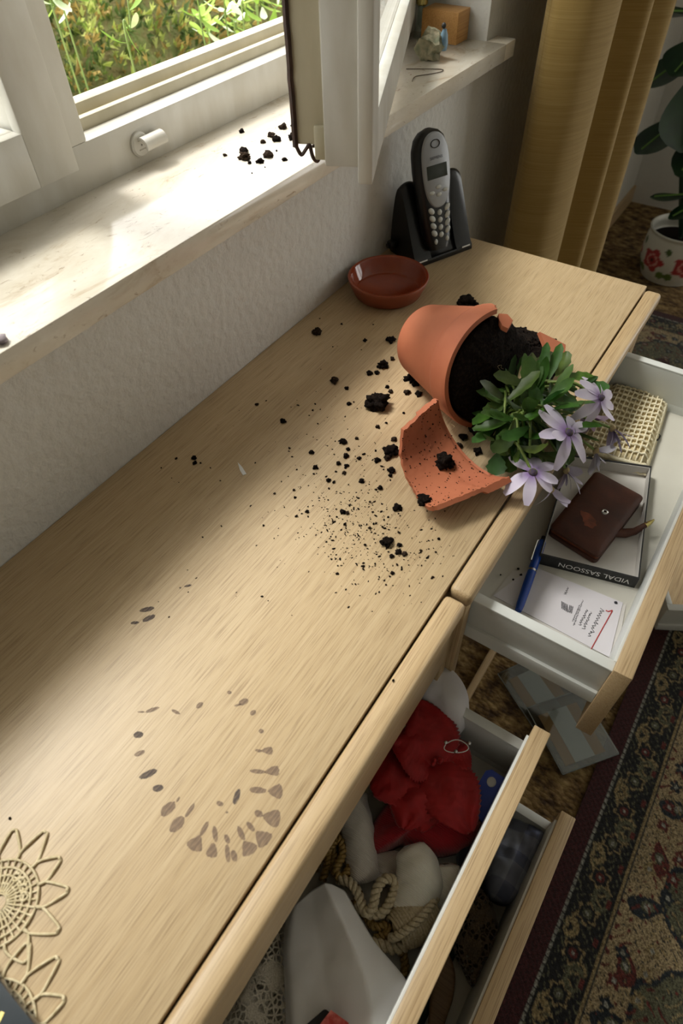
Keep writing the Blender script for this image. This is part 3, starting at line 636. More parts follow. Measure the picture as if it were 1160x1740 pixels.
obj('pot_base', xf(lathe([(0.008, 0.004), (0.008, 0.0), (0.047, 0.0), (0.0492, 0.003), (0.046, 0.006), (0.008, 0.006), (0.008, 0.004)], 60), PB, pb), m_terra, pot, smooth=40)
# root ball
def soil_disp(V, amp, s=55, seed=0): return V + np.array([[amp * fbm(v + np.array([seed, 0, 0]), s, 4), amp * fbm(v + np.array([0, 5.3 + seed, 0]), s, 4), amp * fbm(v + np.array([0, 0, 9.1 + seed]), s, 4)] for v in V])
ss = np.r_[np.linspace(0.01, 0.1480, 44), 0.1496, 0.15035, 0.15049]; tt = np.linspace(0, 2 * np.pi, 96, endpoint=False); G = []
for s in ss:
    r = min(irad(min(s, 0.135)) - 0.003, 0.069) * (1 if s < 0.135 else math.sqrt(max(0.0, 1 - ((s - 0.135) / 0.0155) ** 2)))
    G.append([(r * math.cos(t), r * math.sin(t), s) for t in tt])
V, F = grid(G, cv=True); V, F = xf((V, F), PB, pb)
rel = V - pc; bulge = np.clip((rel @ pu) / 0.07, 0, 1)[:, None]; V = V + bulge * pu * 0.002 - np.array([0, 0, 0.012]) * np.clip((rel @ pu) / 0.05, 0, 1)[:, None]
V = soil_disp(V, 0.0055); V[:, 2] = np.maximum(V[:, 2], T + 0.0004)
m1 = puff([(800, 590), (835, 572), (868, 572), (900, 580), (925, 592), (950, 604), (960, 615), (940, 645), (905, 690), (860, 735), (815, 745), (790, 720), (770, 650)], T, 0.047, n=110, rings=34, pw=2.0, skirt=0.05)
m1 = (soil_disp(m1[0], 0.006, 60, 3), m1[1]); m1[0][:, 2] = np.maximum(m1[0][:, 2], T + 0.0003)
soil = thing('soil_heap', 'heap of black potting soil spilling out of the broken pot', 'soil', (pc[0] + 0.05, pc[1], T))
obj('root_ball', (V, F), m_soil, soil, smooth=180); obj('spilled_soil', m1, m_soil, soil, smooth=180)
gs = []
for k in range(520):
    v = (V if k % 2 else m1[0])[rng.integers(0, len(V if k % 2 else m1[0]))]; r = rng.uniform(0.0008, 0.0028)
    gs.append(lump(v, r, r, r, k, 0.5, 1.5, ICO1))
obj('crumbs', join(gs), m_soil, soil, smooth=180, kind='stuff')
gs = []
for k in range(34):
    v = V[rng.integers(0, len(V))]
    if (v - pc) @ pa < -0.03: continue
    d = rng.normal(size=3); d[2] = abs(d[2]) * 0.5; pts = [v + d * q * 0.008 + rng.normal(size=3) * 0.003 for q in range(5)]; gs.append(tube(spline(pts, 14), 0.00022, 4))
obj('fine_roots', join(gs), m_bract, soil, kind='stuff')

SOIL_ROOT = V
# big shard, convex side down
x, y, phi, tl = 0.413, -0.332, -0.355, 0.107
sa_ = np.array([math.cos(phi) * math.cos(tl), math.sin(phi) * math.cos(tl), math.sin(tl)]); su = np.array([-math.sin(phi), math.cos(phi), 0]); sv = np.cross(sa_, su)
q = np.linspace(0, 1, 60); tt = -0.85 + q * 2.25
lo = np.interp(q, [0, 0.12, 0.35, 0.6, 0.8, 1.0], [0.040, 0.036, 0.043, 0.050, 0.058, 0.074]) + np.array([0.0018 * nz((k * 0.3, 7, 1)) for k in range(60)])
hi = np.full(60, 0.1395)
g = wallpiece(tt, lo, hi, 30); V = g[0]; ang = np.arctan2(V[:, 1], V[:, 0]); rr = np.hypot(V[:, 0], V[:, 1])
W3 = (sa_[None] * V[:, 2:3] + rr[:, None] * (np.sin(ang)[:, None] * su - np.cos(ang)[:, None] * sv)); W3 += np.array([x, y, 0]); W3[:, 2] += T - W3[:, 2].min()
edge = 0.0012 * np.array([nz(v, 260) for v in W3])[:, None]; W3 = W3 + edge * np.array([1, 1, 0.0])
shard = tag(obj('pot_shard', (W3, g[1]), m_terra, smooth=40), 'large curved terracotta shard with rim, hollow side up, in front of the pot', 'shard')
INN = W3[len(W3) // 2:]
def surf(Vs, px, py, rad=5):
    A = (R @ (Vs - CAM).T); X = 580 + FPX * A[0] / A[2]; Y = 870 + FPX * A[1] / A[2]; d = np.hypot(X - px, Y - py); k = np.where(d < rad)[0]
    return Vs[k[np.argmin(A[2][k])]] if len(k) else PZ(px, py, T + 0.003)
SOILV = np.concatenate([SOIL_ROOT, m1[0]])
def small_shard(px, z, sz, nrm, spin, label, poly):
    c = PZ(px[0], px[1], z) if z else surf(SOILV, *px) + np.array(nrm) * 0.005; Fm = frame(np.cross(nrm, (math.cos(spin), math.sin(spin), 0.1)), nrm); O = []
    P = np.array(poly, float) * sz; th_ = 0.0065; cv = lambda a: -6.0 * a[0] ** 2
    top_ = np.array([[p[0], p[1], th_ / 2 + cv(p)] for p in P]); bot = np.array([[p[0] * 1.05, p[1] * 1.03, -th_ / 2 + cv(p)] for p in P]); n = len(P)
    V = np.concatenate([top_, bot]); F = [list(range(n)), list(range(n, 2 * n))[::-1]] + [[i, i + n, (i + 1) % n + n, (i + 1) % n] for i in range(n)]
    V = V @ Fm.T + c
    return tag(obj('pot_shard', (V, F), m_terra, smooth=20), label, 'shard')
small_shard((856, 556), 0, 0.012, (-0.1, -0.2, 0.95), 0.4, 'small terracotta chip stuck on top of the spilled soil', [(-1, -0.4), (0.2, -0.8), (1, -0.2), (0.8, 0.7), (-0.1, 0.6), (-0.8, 0.2)])
small_shard((936, 596), 0, 0.027, (-0.15, -0.45, 0.85), 0.2, 'pointed terracotta fragment leaning on the end of the soil heap', [(-1.0, -0.5), (-0.1, -0.75), (0.9, -0.6), (0.75, 0.3), (0.62, 1.0), (0.1, 0.55), (-0.5, 0.1)])
small_shard((828, 528), T + 0.004, 0.020, (0.0, -0.1, 1), -0.2, 'thin terracotta sliver lying behind the pot rim', [(-1.2, -0.25), (0.4, -0.3), (1.2, 0.0), (0.5, 0.3), (-1.0, 0.2)])

# ------------------------------------------------------------------ soil clumps
GS = 'soil clumps scattered on the worktop'
LMK = [((676, 600), 'beside the base of the fallen pot'), ((690, 660), 'under the side of the fallen pot'), ((680, 780), 'touching the thin broken edge of the large shard'), ((700, 900), 'in front of the large shard'), ((655, 930), 'near the groove before the large shard'), ((640, 480), 'near the saucer'), ((535, 560), 'between saucer and wall'), ((330, 780), 'near the white paper scrap by the wall'), ((590, 770), 'between paper scrap and large shard'), ((585, 890), 'among the fine specks before the shard'), ((480, 880), 'between mud marks and the fine specks'), ((480, 715), 'by the wall side of the large round clump'), ((590, 620), 'between saucer and large round clump'), ((250, 1300), 'near the mud marks'), ((20, 1400), 'beside the crochet doily'), ((800, 760), 'under the daisy leaves')]
def clump_label(x, y, r):
    j = min(range(len(LMK)), key=lambda q: (LMK[q][0][0] - x) ** 2 + (LMK[q][0][1] - y) ** 2); return ('tiny dark soil crumb ' if r < 0.0022 else 'small dark soil clump ' if r < 0.0050 else 'larger ragged soil lump ') + LMK[j][1]
def clump(P, r, seed, m=None, label='dark soil clump scattered on the oak worktop between pot and mud marks', group=GS, flat=0.7, mult=None):
    r = max(r, 0.0014); gs = []; z = P[2]
    k = mult if mult is not None else (1 if r < 0.003 else 4 if r < 0.008 else 7)
    for j in range(k):
        a = seed * 2.4 + j * 2.2; off = 0 if j == 0 else r * 0.62; rr_ = r * (0.82 if j == 0 else 0.30 + 0.28 * ((seed * 7 + j * 3) % 5) / 5)
        c = np.array([P[0] + off * math.cos(a) * 1.1, P[1] + off * math.sin(a) * 1.1, z + rr_ * flat * 0.8])
        gs.append(lump(c, rr_, rr_, rr_ * flat, seed * 11 + j, 0.75, 1.9, ICO3 if rr_ > 0.006 else ICO2 if rr_ > 0.0022 else ICO1))
    V, F = join(gs); V[:, 2] = np.maximum(V[:, 2], z + 0.0001); V[:, 2] += z - V[:, 2].min()
    return tag(obj('soil_clump', (V, F), m or (m_soil if seed % 3 else m_soild), smooth=180), label, 'soil clump', group)
c5 = [(422, 155, 32), (568, 108, 9), (437, 75, 6), (760, 112, 6), (865, 205, 30), (710, 208, 15), (688, 264, 6), (516, 246, 6), (820, 355, 35), (875, 318, 18), (735, 405, 22), (780, 402, 18), (524, 447, 30), (600, 495, 16), (843, 487, 16),
      (57, 594, 14), (217, 693, 22), (614, 589, 16), (642, 578, 8), (408, 591, 8), (374, 660, 7), (425, 710, 7), (960, 437, 25), (990, 455, 18), (962, 520, 24), (1030, 528, 24), (942, 645, 12), (787, 727, 18), (838, 705, 12), (575, 815, 26),
      (660, 798, 14), (595, 902, 22), (608, 862, 16), (484, 842, 7), (524, 895, 8), (388, 880, 18), (256, 857, 11), (550, 948, 18), (598, 963, 16), (585, 1005, 16), (675, 917, 16), (773, 872, 12), (885, 803, 22), (865, 870, 48), (783, 928, 22), (845, 915, 24),
      (870, 990, 28), (862, 1022, 16), (822, 985, 8), (412, 972, 20), (402, 1012, 10), (298, 987, 6), (488, 1050, 18), (523, 1062, 14), (491, 1100, 10), (690, 1055, 20), (802, 1095, 20), (776, 1108, 12), (164, 1130, 11), (288, 1153, 13), (281, 1108, 14), (360, 1240, 15),
      (295, 1268, 13), (366, 1210, 8), (97, 1323, 9), (575, 1240, 20), (602, 1248, 16), (515, 1297, 11), (585, 1315, 14), (740, 1182, 11), (902, 1215, 30), (849, 1271, 10), (735, 1337, 14), (816, 1332, 10), (840, 1422, 42), (915, 1365, 14), (915, 1440, 18), (910, 1482, 22), (950, 1495, 20),
      (870, 1508, 18), (710, 1440, 13), (903, 1558, 12), (875, 1609, 16), (537, 1500, 8), (836, 1682, 7), (508, 1528, 7), (545, 1567, 6), (850, 1482, 8), (670, 1385, 7), (770, 1370, 8)]
pts = [(420 + x / 3.55, 520 + y / 3.55, r / 3.55) for x, y, r in c5]
pts += [(180 + x / 3.867, 720 + y / 3.867, r / 3.867) for x, y, r in ((462, 228, 13), (580, 222, 20), (583, 258, 18), (622, 258, 9), (750, 373, 8), (1035, 668, 10), (687, 290, 5))] + [(17, 1390, 4), (668, 1156, 3), (735, 980, 3.5), (740, 938, 3), (745, 915, 4), (715, 935, 4), (698, 640, 9), (706, 652, 7), (780, 757, 7), (811, 767, 9), (786, 742, 9), (663, 665, 5)]
for i, (x, y, r) in enumerate(pts):
    P = PZ(x, y + r * 0.25, T); clump(P, r * mpp(P) * 0.92, i, label=clump_label(x, y, r * mpp(P) * 0.92))
P = PZ(643, 690, T); clump(P, 0.0155, 41, m_soil, 'largest rounded clump of black soil lying alone between pot base and specks', None, 0.85, 3)
P = PZ(791, 520, T); clump(P, 0.017, 57, m_soil, 'loose heap of soil on the worktop behind the pot rim', None, 0.6, 9)
def on_shard(px, py):
    A = np.array([R @ (v - CAM) for v in INN]); X = 580 + FPX * A[:, 0] / A[:, 2]; Y = 870 + FPX * A[:, 1] / A[:, 2]; return INN[np.argmin((X - px) ** 2 + (Y - py) ** 2)]
for k, (x, y, r, lb) in enumerate(((752, 787, 15, 'lump of soil lying in the middle of the large shard'), (720, 850, 11, 'lump of soil near the lower edge of the large shard'))):
    P = on_shard(x, y) - np.array([0, 0, 0.002]); clump(P, r * mpp(P) * 1.05, 70 + k, m_soil, lb, None, 0.8, 6)
gs = []
for k in range(230):
    j = rng.integers(0, len(INN)); v = INN[j]; r = rng.uniform(0.0003, 0.0011) * (1.3 if rng.random() < .2 else 1); gs.append(lump(v + np.array([0, 0, r * 0.3]), r, r, r * 0.6, k, 0.4, 1.5, ICO1))
tag(obj('soil_dust', join(gs), m_soil, smooth=180), 'fine soil dust sprinkled inside the large shard', 'soil', kind='stuff')
gs = []
for k in range(900):
    u = rng.random()
    if u < 0.40: x, y = rng.normal(600, 55), rng.normal(885, 42)
    elif u < 0.62: x, y = rng.normal(610, 75), rng.normal(800, 75)
    elif u < 0.80: x, y = rng.normal(650, 45), rng.normal(945, 40)
    elif u < 0.9: x, y = rng.normal(700, 60), rng.normal(900, 60)
    else: x, y = rng.uniform(250, 760), rng.uniform(560, 1050)
    P = PZ(x, y, T)
    if not (-0.43 < P[1] < -0.02) or (x > 665 and y < 860 and x > 0 and 560 < y < 870 and x < 880): continue
    r = min(0.0018, rng.lognormal(-7.55, 0.45)); e = rng.uniform(1, 2.2); a = rng.random() * 6.3
    g = lump((0, 0, 0), r * e, r, r * 0.6, k, 0.4, 1.5, ICO1); gs.append(xf(g, rotz(a), (P[0], P[1], T + r * 0.35)))
tag(obj('soil_specks', join(gs), m_soil, smooth=180), 'fine soil specks sprinkled over the oak worktop', 'soil', kind='stuff')
for i, (x, y, r) in enumerate([(793, 433, 10), (930, 420, 15), (968, 414, 14), (890, 447, 14), (910, 460, 15), (864, 467, 10), (960, 454, 18), (738, 510, 8), (800, 500, 17), (806, 520, 20), (855, 532, 14), (882, 512, 19), (934, 525, 10), (1030, 480, 8), (908, 495, 5), (870, 548, 4), (820, 535, 8), (828, 568, 3)]):
    P = PZ(x / 1.933, y / 1.933 + 1, SILL); clump(P, r / 1.933 * mpp(P) * 0.95, 100 + i, m_soild if i % 2 else m_soil, ('tiny soil crumb' if r < 9 else 'small soil clump' if r < 15 else 'larger soil lump') + ' on the stone window sill beside the open casement', 'soil clumps on the window sill', 0.7)

# small white paper scrap
P = [PZ(x, y, T + 0.004) for x, y in ((404, 787), (411, 793), (418, 802), (412, 804), (407, 797))]; V = np.array(P); V2 = V.copy(); V[:, 2] = [T + 0.006, T + 0.004, T + 0.0006, T + 0.0004, T + 0.002]; V2[:, 2] = V[:, 2] - 0.0004
n = len(V); tag(obj('paper_scrap', (np.concatenate([V, V2]), [list(range(n)), list(range(n, 2 * n))[::-1]] + [[i, i + n, (i + 1) % n + n, (i + 1) % n] for i in range(n)]), m_white, smooth=0), 'tiny torn white paper scrap on the worktop', 'scrap')

# ------------------------------------------------------------------ daisy plant hanging over the edge
def leaf_g(base, tip, W_, up=(0, 0, 1), droop=0.0, fold=0.25, teeth=0.0, twist=0.0, n=9):
    base, tip = np.asarray(base, float), np.asarray(tip, float); L = np.linalg.norm(tip - base); Fm = frame(tip - base, up); G = []
    if twist: c, s = math.cos(twist), math.sin(twist); Fm = Fm @ np.array([[c, 0, s], [0, 1, 0], [-s, 0, c]])
    for i in range(n):
        t = i / (n - 1); w = W_ * (0.10 + 1.15 * t ** 0.9 * (1 - t ** 3.2) ** 0.8) * 0.62; w = max(w, W_ * 0.02)
        if teeth and 0.35 < t < 0.97: w *= 1 + teeth * (1 if i % 2 else -1)
        row = []
        for k in (-1, -0.5, 0, 0.5, 1):
            row.append(base + Fm @ np.array([k * w, t * L, -droop * L * (4 * (t - 0.5) ** 2 - 1) * 0.5 * -1 * (1 if True else 0) + fold * w * abs(k)]))
        G.append(row)
    return grid(np.array(G))
plant = thing('daisy_plant', 'uprooted lilac daisy plant with green leaves drooping over the worktop edge', 'plant', (0.62, -0.42, T))
CR = np.array([0.618, -0.40, T + 0.055])
FL = [((966, 735), 0.792, 0.039, 9), ((905, 803), 0.756, 0.032, 9), ((1020, 676), 0.785, 0.036, 9)]
WI = [((1000, 706), 0.762, (150, 92, 120)), ((962, 800), 0.725, (158, 152, 172)), ((936, 832), 0.722, (206, 196, 216)), ((1040, 728), 0.750, (96, 84, 128)), ((1012, 766), 0.735, (196, 198, 200))]
gcol = lambda: np.array(s2l((rng.uniform(62, 92), rng.uniform(98, 126), rng.uniform(38, 56)))) * rng.uniform(0.65, 1.05)
def add_leaf(b, t, w, **k):
    g = leaf_g(b, t, w, **k); c = gcol(); obj('leaf', g, m_leaf, plant, smooth=180, colr=np.tile(c, (len(g[0]), 1)))
def stem_to(P, r=0.0017, lift=0.02, start=None):
    s = CR + rng.normal(size=3) * np.array([0.012, 0.010, 0.006]) if start is None else start; m = (s + P) / 2 + np.array([0, 0, lift]); path = spline([s, m, P], 22)
    path[:, 2] = np.where((path[:, 1] > FN - 0.004), np.maximum(path[:, 2], T + 0.004), path[:, 2]); obj('stem', tube(path, r, 6), m_stem, plant, smooth=180); return path
def leaves_along(path, ts, Lr=(0.036, 0.058), wr=(0.014, 0.022)):
    for t in ts:
        i = int(t * (len(path) - 2)); b = path[i]; d = path[i + 1] - path[i]; d /= np.linalg.norm(d)
        sd = np.cross(d, (0, 0, 1)); a = rng.uniform(0, 2 * np.pi); out = d * 0.6 + (math.cos(a) * sd + math.sin(a) * np.array([0, 0, 1])) * 0.9
        L = rng.uniform(*Lr); tp = b + out / np.linalg.norm(out) * L
        if tp[1] > FN - 0.012: tp[2] = max(tp[2], T + 0.006)
        add_leaf(b, tp, rng.uniform(*wr), droop=rng.uniform(-0.05, 0.3), fold=rng.uniform(0.1, 0.5), teeth=0.1 if rng.random() < 0.6 else 0, twist=rng.uniform(-0.5, 0.5))
# leaves read off the photograph: base px, tip px, heights, width
for (b, zb, t, zt, w) in [((893, 655), .80, (838, 637), .812, .017), ((905, 640), .80, (938, 598), .80, .021), ((945, 640), .79, (964, 597), .79, .016), ((960, 640), .775, (1010, 640), .765, .024), ((950, 648), .79, (978, 668), .785, .019),
                          ((935, 650), .80, (952, 690), .785, .017), ((905, 650), .80, (912, 690), .79, .016), ((885, 660), .80, (905, 708), .775, .022), ((880, 670), .79, (872, 740), .77, .012), ((870, 672), .79, (822, 705), .785, .019),
                          ((850, 690), .77, (803, 722), .765, .016), ((845, 720), .765, (802, 752), .755, .015), ((850, 740), .76, (860, 775), .75, .018), ((858, 745), .77, (875, 778), .755, .014), ((845, 770), .75, (842, 808), .733, .022),
                          ((860, 775), .74, (868, 803), .733, .018), ((920, 670), .79, (965, 700), .77, .014), ((925, 690), .78, (930, 720), .765, .014), ((895, 720), .77, (915, 755), .755, .014), ((870, 755), .755, (895, 790), .742, .014),
                          ((925, 640), .79, (915, 612), .80, .018), ((985, 655), .77, (1035, 655), .765, .020), ((890, 640), .80, (912, 632), .805, .020), ((870, 640), .80, (858, 628), .81, .013), ((935, 735), .755, (950, 765), .74, .014)]:
    add_leaf(PZ(*b, zb), PZ(*t, zt), w * 1.25, droop=rng.uniform(0.0, 0.25), fold=rng.uniform(0.1, 0.4), teeth=0.10, twist=rng.uniform(-0.3, 0.3))
for k in range(20):
    P = PZ(rng.uniform(825, 985), rng.uniform(650, 800), rng.uniform(0.735, 0.775)); pth = stem_to(P, 0.0016); leaves_along(pth, rng.uniform(0.3, 1.0, 6))
def petal_g(L, W_, curl):
    G = []
    for i in range(8):
        t = i / 7; w = W_ * (0.28 + 1.0 * math.sin(min(1, t * 1.12) * math.pi * 0.78) ** 1.1) * 0.55 * (1 if t < 0.93 else 0.55)
        G.append([(k * w, t * L, curl * L * t * t - 0.12 * w * (1 - abs(k))) for k in (-1, -0.4, 0.4, 1)])
    V, F = grid(np.array(G)); t = V[:, 1] / L; u = np.abs(V[:, 0]) / (W_ * 0.5)
    wht = np.array(s2l((226, 218, 234))); pur = np.array(s2l((128, 88, 160))); lil = np.array(s2l((190, 172, 214)))
    a = np.clip(1 - t * 2.0, 0, 1)[:, None]; b = np.clip(1 - u * 1.3, 0, 1)[:, None] * 0.55
    return V, F, (wht * (1 - b) + lil * b) * (1 - a) + pur * a
for fi, (pxy, z, rad, npet) in enumerate(FL):
    P = PZ(*pxy, z); nrm = [(-0.35, -0.45, 0.82), (-0.5, -0.1, 0.85), (0.05, -0.75, 0.65)][fi]; pth = stem_to(P - np.array(nrm) * 0.006, 0.0019, 0.012, PZ(*[(905, 690), (850, 735), (930, 650)][fi], [.775, .765, .785][fi])); leaves_along(pth, rng.uniform(0.1, 0.7, 3), (0.02, 0.03), (0.006, 0.009))
    Fm = frame((1, 0.2, 0.1), nrm); fh = obj('flower_head', lump(P, 0.0052, 0.0052, 0.0048, fi, 0.15, 3), m_disc, plant, smooth=180, label='dark purple flower centre with lilac petals')
    obj('calyx', tube([P - np.array(nrm) * 0.010, P - np.array(nrm) * 0.006, P - np.array(nrm) * 0.001], [0.0018, 0.0045, 0.006], 8), m_stem, fh)
    for k in range(npet):
        a = 2 * np.pi * k / npet + rng.normal() * 0.22; V, F, cc = petal_g(rad * rng.uniform(0.75, 1.1), 0.0105, rng.uniform(-0.38, 0.3) if math.sin(a + [0.5, 1.5, 2.6][fi]) > 0 else rng.uniform(-0.75, -0.2))
        A = Fm @ rotz(a)
        obj('petal', (V @ A.T + P + A[:, 1] * 0.003, F), m_petal, fh, smooth=180, colr=cc)
for wi, (pxy, z, cc) in enumerate(WI):
    P = PZ(*pxy, z); pth = stem_to(P, 0.0017, 0.01); d = pth[-1] - pth[-4]; d /= np.linalg.norm(d); d = d * 0.5 + np.array([0, -0.3, -0.55]); Fm = frame(d, (0.3, 0.3, 1))
    fh = obj('flower_head', lump(P, 0.004, 0.004, 0.005, 20 + wi, 0.2, 3), m_bract, plant, smooth=180, label='withered flower head with folded petals')
    for k in range(9 if wi != 2 else 5):
        V, F, c0 = petal_g(rng.uniform(0.020, 0.032) * (1.15 if wi == 2 else 1), 0.010, rng.uniform(-0.5, 0.4)); a = rng.uniform(0, 6.28); s = rng.uniform(0.25, 0.95)
        A = Fm @ rotz(math.sin(a) * s) @ np.array([[1, 0, 0], [0, math.cos(s * math.cos(a)), -math.sin(s * math.cos(a))], [0, math.sin(s * math.cos(a)), math.cos(s * math.cos(a))]])
        c1 = np.array(s2l(cc)) * rng.uniform(0.7, 1.2); mixc = c0 * 0.45 + c1 * 0.55
        obj('petal', (V @ A.T + P, F), m_petal, fh, smooth=180, colr=mixc)
obj('dry_leaf', leaf_g(PZ(880, 645, .80), PZ(897, 612, .81), 0.012, droop=0.2), m_bract, plant, smooth=180)

# ------------------------------------------------------------------ cordless phone
rv = np.array([0.915, -0.403, 0]); fv = np.array([-0.403, -0.915, 0]); zv = np.array([0, 0, 1.0]); PH = np.array([0.936, -0.082, T]) + rv * 0.0610
HB = np.stack([rv, fv, zv], 1)          # local: x right, y towards the viewer, z up
def ph(g): return xf((np.asarray(g[0]) * np.array([1.09, 1.05, 1.12]), g[1]), HB, PH)
base = thing('phone_charger', 'black charging cradle holding the cordless phone beside the wall', 'phone cradle', PH - fv * 0.04)
# wings: body profile lofted from left to right
def wing(x0, x1, hb, hf, rnd):
    G = []
    for q, x in enumerate(np.linspace(x0, x1, 9)):
        e = 0.90 + 0.10 * math.sin(math.pi * (q + 0.6) / 9.2) ** 0.5
        prof = spline([(0.0 * e, 0.0006), (-0.002, 0.010), (-0.012, hf * e), (-0.038, hf + (hb - hf) * 0.62 * e), (-0.055, hb * e), (-0.066, hb * 0.97 * e), (-0.073, hb * 0.6), (-0.076, 0.01), (-0.076, 0.0006)], 40)if False else None
        P = np.array([(0.0, 0.0006, 0), (-0.001, 0.008, 0), (-0.010, hf * e, 0), (-0.036, (hf + (hb - hf) * 0.66) * e, 0), (-0.052, hb * e, 0), (-0.064, hb * 0.96 * e, 0), (-0.072, hb * 0.55, 0), (-0.076, 0.008, 0), (-0.076, 0.0006, 0)])
        S = spline(P, 36); G.append([(x, s[0], max(0.0006, s[1])) for s in S])
    V, F = grid(np.array(G), cv=True); n = 36; F = F + [list(range(n)), [8 * n + k for k in range(n)][::-1]]; return V, F
obj('cradle_wing', ph(wing(-0.0575, -0.026, 0.108, 0.022, 1)), m_blackp, base, smooth=50)
obj('cradle_wing', ph(wing(0.026, 0.0575, 0.108, 0.022, 1)), m_blackp, base, smooth=50)
obj('cradle_well', ph(wing(-0.027, 0.027, 0.075, 0.012, 1)), m_blackp, base, smooth=50)
for sx in (-0.044, 0.044): obj('logo_mark', ph(xf(box((-0.008, -0.0004, -0.001), (0.008, 0.0004, 0.001)), np.eye(3), (sx, 0.0004, 0.009))), m_white, base, smooth=0)
obj('cable_plug', ph(join([box((-0.073, -0.066, 0.014), (-0.056, -0.052, 0.026), 0.003), xf(lathe([(0.0001, -0.001), (0.004, -0.001), (0.004, 0.002), (0.0001, 0.002)], 16), np.array([[0, 0, -1.0], [0, 1, 0], [1, 0, 0]]), (-0.0735, -0.059, 0.020))])), m_blackp, base)
hs = thing('phone_handset', 'silver and black cordless phone handset standing in its black cradle', 'phone', PH - fv * 0.03)
# handset frame: leans back
ta = 0.30; hz_ = np.array([0, -math.sin(ta), math.cos(ta)]); hn = np.array([0, math.cos(ta), math.sin(ta)]); HM = np.stack([np.array([1.0, 0, 0]), hn, hz_], 1); HO = np.array([-0.013, -0.006, 0.020])
HM = HM @ rotz(0.0)
def hx(g): return ph(xf((np.asarray(g[0]) * np.array([1.22, 1.15, 1.02]), g[1]), HM, HO))
def hw(s): return float(np.interp(s, [0, 0.01, 0.04, 0.08, 0.11, 0.135, 0.150, 0.158, 0.162], [0.014, 0.0185, 0.0215, 0.0245, 0.0262, 0.0255, 0.020, 0.012, 0.003]))
ss = np.r_[np.linspace(0, 0.15, 24), 0.154, 0.158, 0.1605, 0.162]; tt = np.linspace(0, 2 * np.pi, 28, endpoint=False); G = []
for s in ss:
    w = hw(s); d = 0.0125 * min(1, w / 0.014)
    G.append([(w * np.sign(math.cos(t)) * abs(math.cos(t)) ** 0.7, d * np.sign(math.sin(t)) * abs(math.sin(t)) ** 0.7, s) for t in tt])
V, F = grid(np.array(G), cv=True); F = F + [list(range(28))[::-1]]; obj('handset_shell', hx((V, F)), m_blackp, hs, smooth=60)
def plate(outline, y0, th, n=60):
    O = spline(np.array([(a, 0, b) for a, b in outline]), n, closed=True); c = O.mean(0); rings = [(0.0, 1.0), (th * 0.7, 0.985), (th, 0.94)]; V = []; 
    for dy, sc in rings: V += [c + (o - c) * sc + np.array([0, y0 + dy, 0]) for o in O]
    V.append(c + np.array([0, y0 + th, 0])); F = []
    for k in range(2):
        for i in range(n): j = (i + 1) % n; F.append([k * n + i, k * n + j, (k + 1) * n + j, (k + 1) * n + i])
    for i in range(n): F.append([2 * n + i, 2 * n + (i + 1) % n, 3 * n])
    return np.array(V), F
obj('silver_face', hx(plate([(0, 0.0585), (-0.008, 0.061), (-0.0155, 0.072), (-0.0195, 0.090), (-0.0208, 0.115), (-0.019, 0.137), (-0.012, 0.152), (0, 0.157), (0.012, 0.152), (0.019, 0.137), (0.0208, 0.115), (0.0195, 0.090), (0.0155, 0.072), (0.008, 0.061)], 0.0115, 0.0026)), m_silver, hs, smooth=50)
obj('display', hx(box((-0.0155, 0.0135, 0.098), (0.0155, 0.0146, 0.116), 0.0006)), m_lcd, hs)
eo = [(0.0066 * math.cos(t), 0.0146, 0.142 + 0.005 * math.sin(t)) for t in np.linspace(0, 2 * np.pi, 30, endpoint=False)]
obj('earpiece_ring', hx(tube(np.array(eo), 0.0006, 5, closed=True)), m_blackp, hs)
for a in ((-0.0105, 0.0805), (0.0, 0.0765), (0.0105, 0.0805), (0, 0.0865)): obj('function_key', hx(lump((a[0], 0.0142, a[1]), 0.0045, 0.0012, 0.0028, 1, 0.0)), m_key, hs)
for rI in range(4):
    for cI in (-1, 0, 1):
        z = 0.052 - rI * 0.0105 + (0.0045 if cI else 0); V, F = ICO2
        g = (np.array(V) * np.array([0.0038, 0.0016, 0.0042 if cI == 0 else 0.0058]), F); c, s = math.cos(0.7 * cI), math.sin(0.7 * cI)
        g = xf(g, np.array([[c, 0, s], [0, 1, 0], [-s, 0, c]]), (cI * (0.0125 - rI * 0.0006), 0.0125, z)); obj('dial_key', hx(g), m_key, hs, smooth=180)
for cI in (-1, 1): obj('dial_key', hx(lump((cI * 0.009, 0.0122, 0.0125), 0.0028, 0.0014, 0.0042, 1, 0.0)), m_key, hs, smooth=180)
def text_g(txt, size, font=None):
    cu_ = bpy.data.curves.new('t', 'FONT'); cu_.body = txt; cu_.size = size; cu_.align_x = 'CENTER'; cu_.align_y = 'CENTER'; cu_.resolution_u = 3
    o = bpy.data.objects.new('t', cu_); col.objects.link(o); dg = bpy.context.evaluated_depsgraph_get(); me = bpy.data.meshes.new_from_object(o.evaluated_get(dg))
    V = np.array([v.co[:] for v in me.vertices]); F = [list(p.vertices) for p in me.polygons]; bpy.data.objects.remove(o); bpy.data.curves.remove(cu_); bpy.data.meshes.remove(me); return V, F
tg = text_g('SIEMENS', 0.0052); obj('brand_lettering', hx(xf(tg, np.array([[-1.0, 0, 0], [0, 0, 1.0], [0, 1.0, 0]]) @ np.diag([-1.0, 1, 1]), (0, 0.01475, 0.1245))), m_ink, hs, smooth=0)

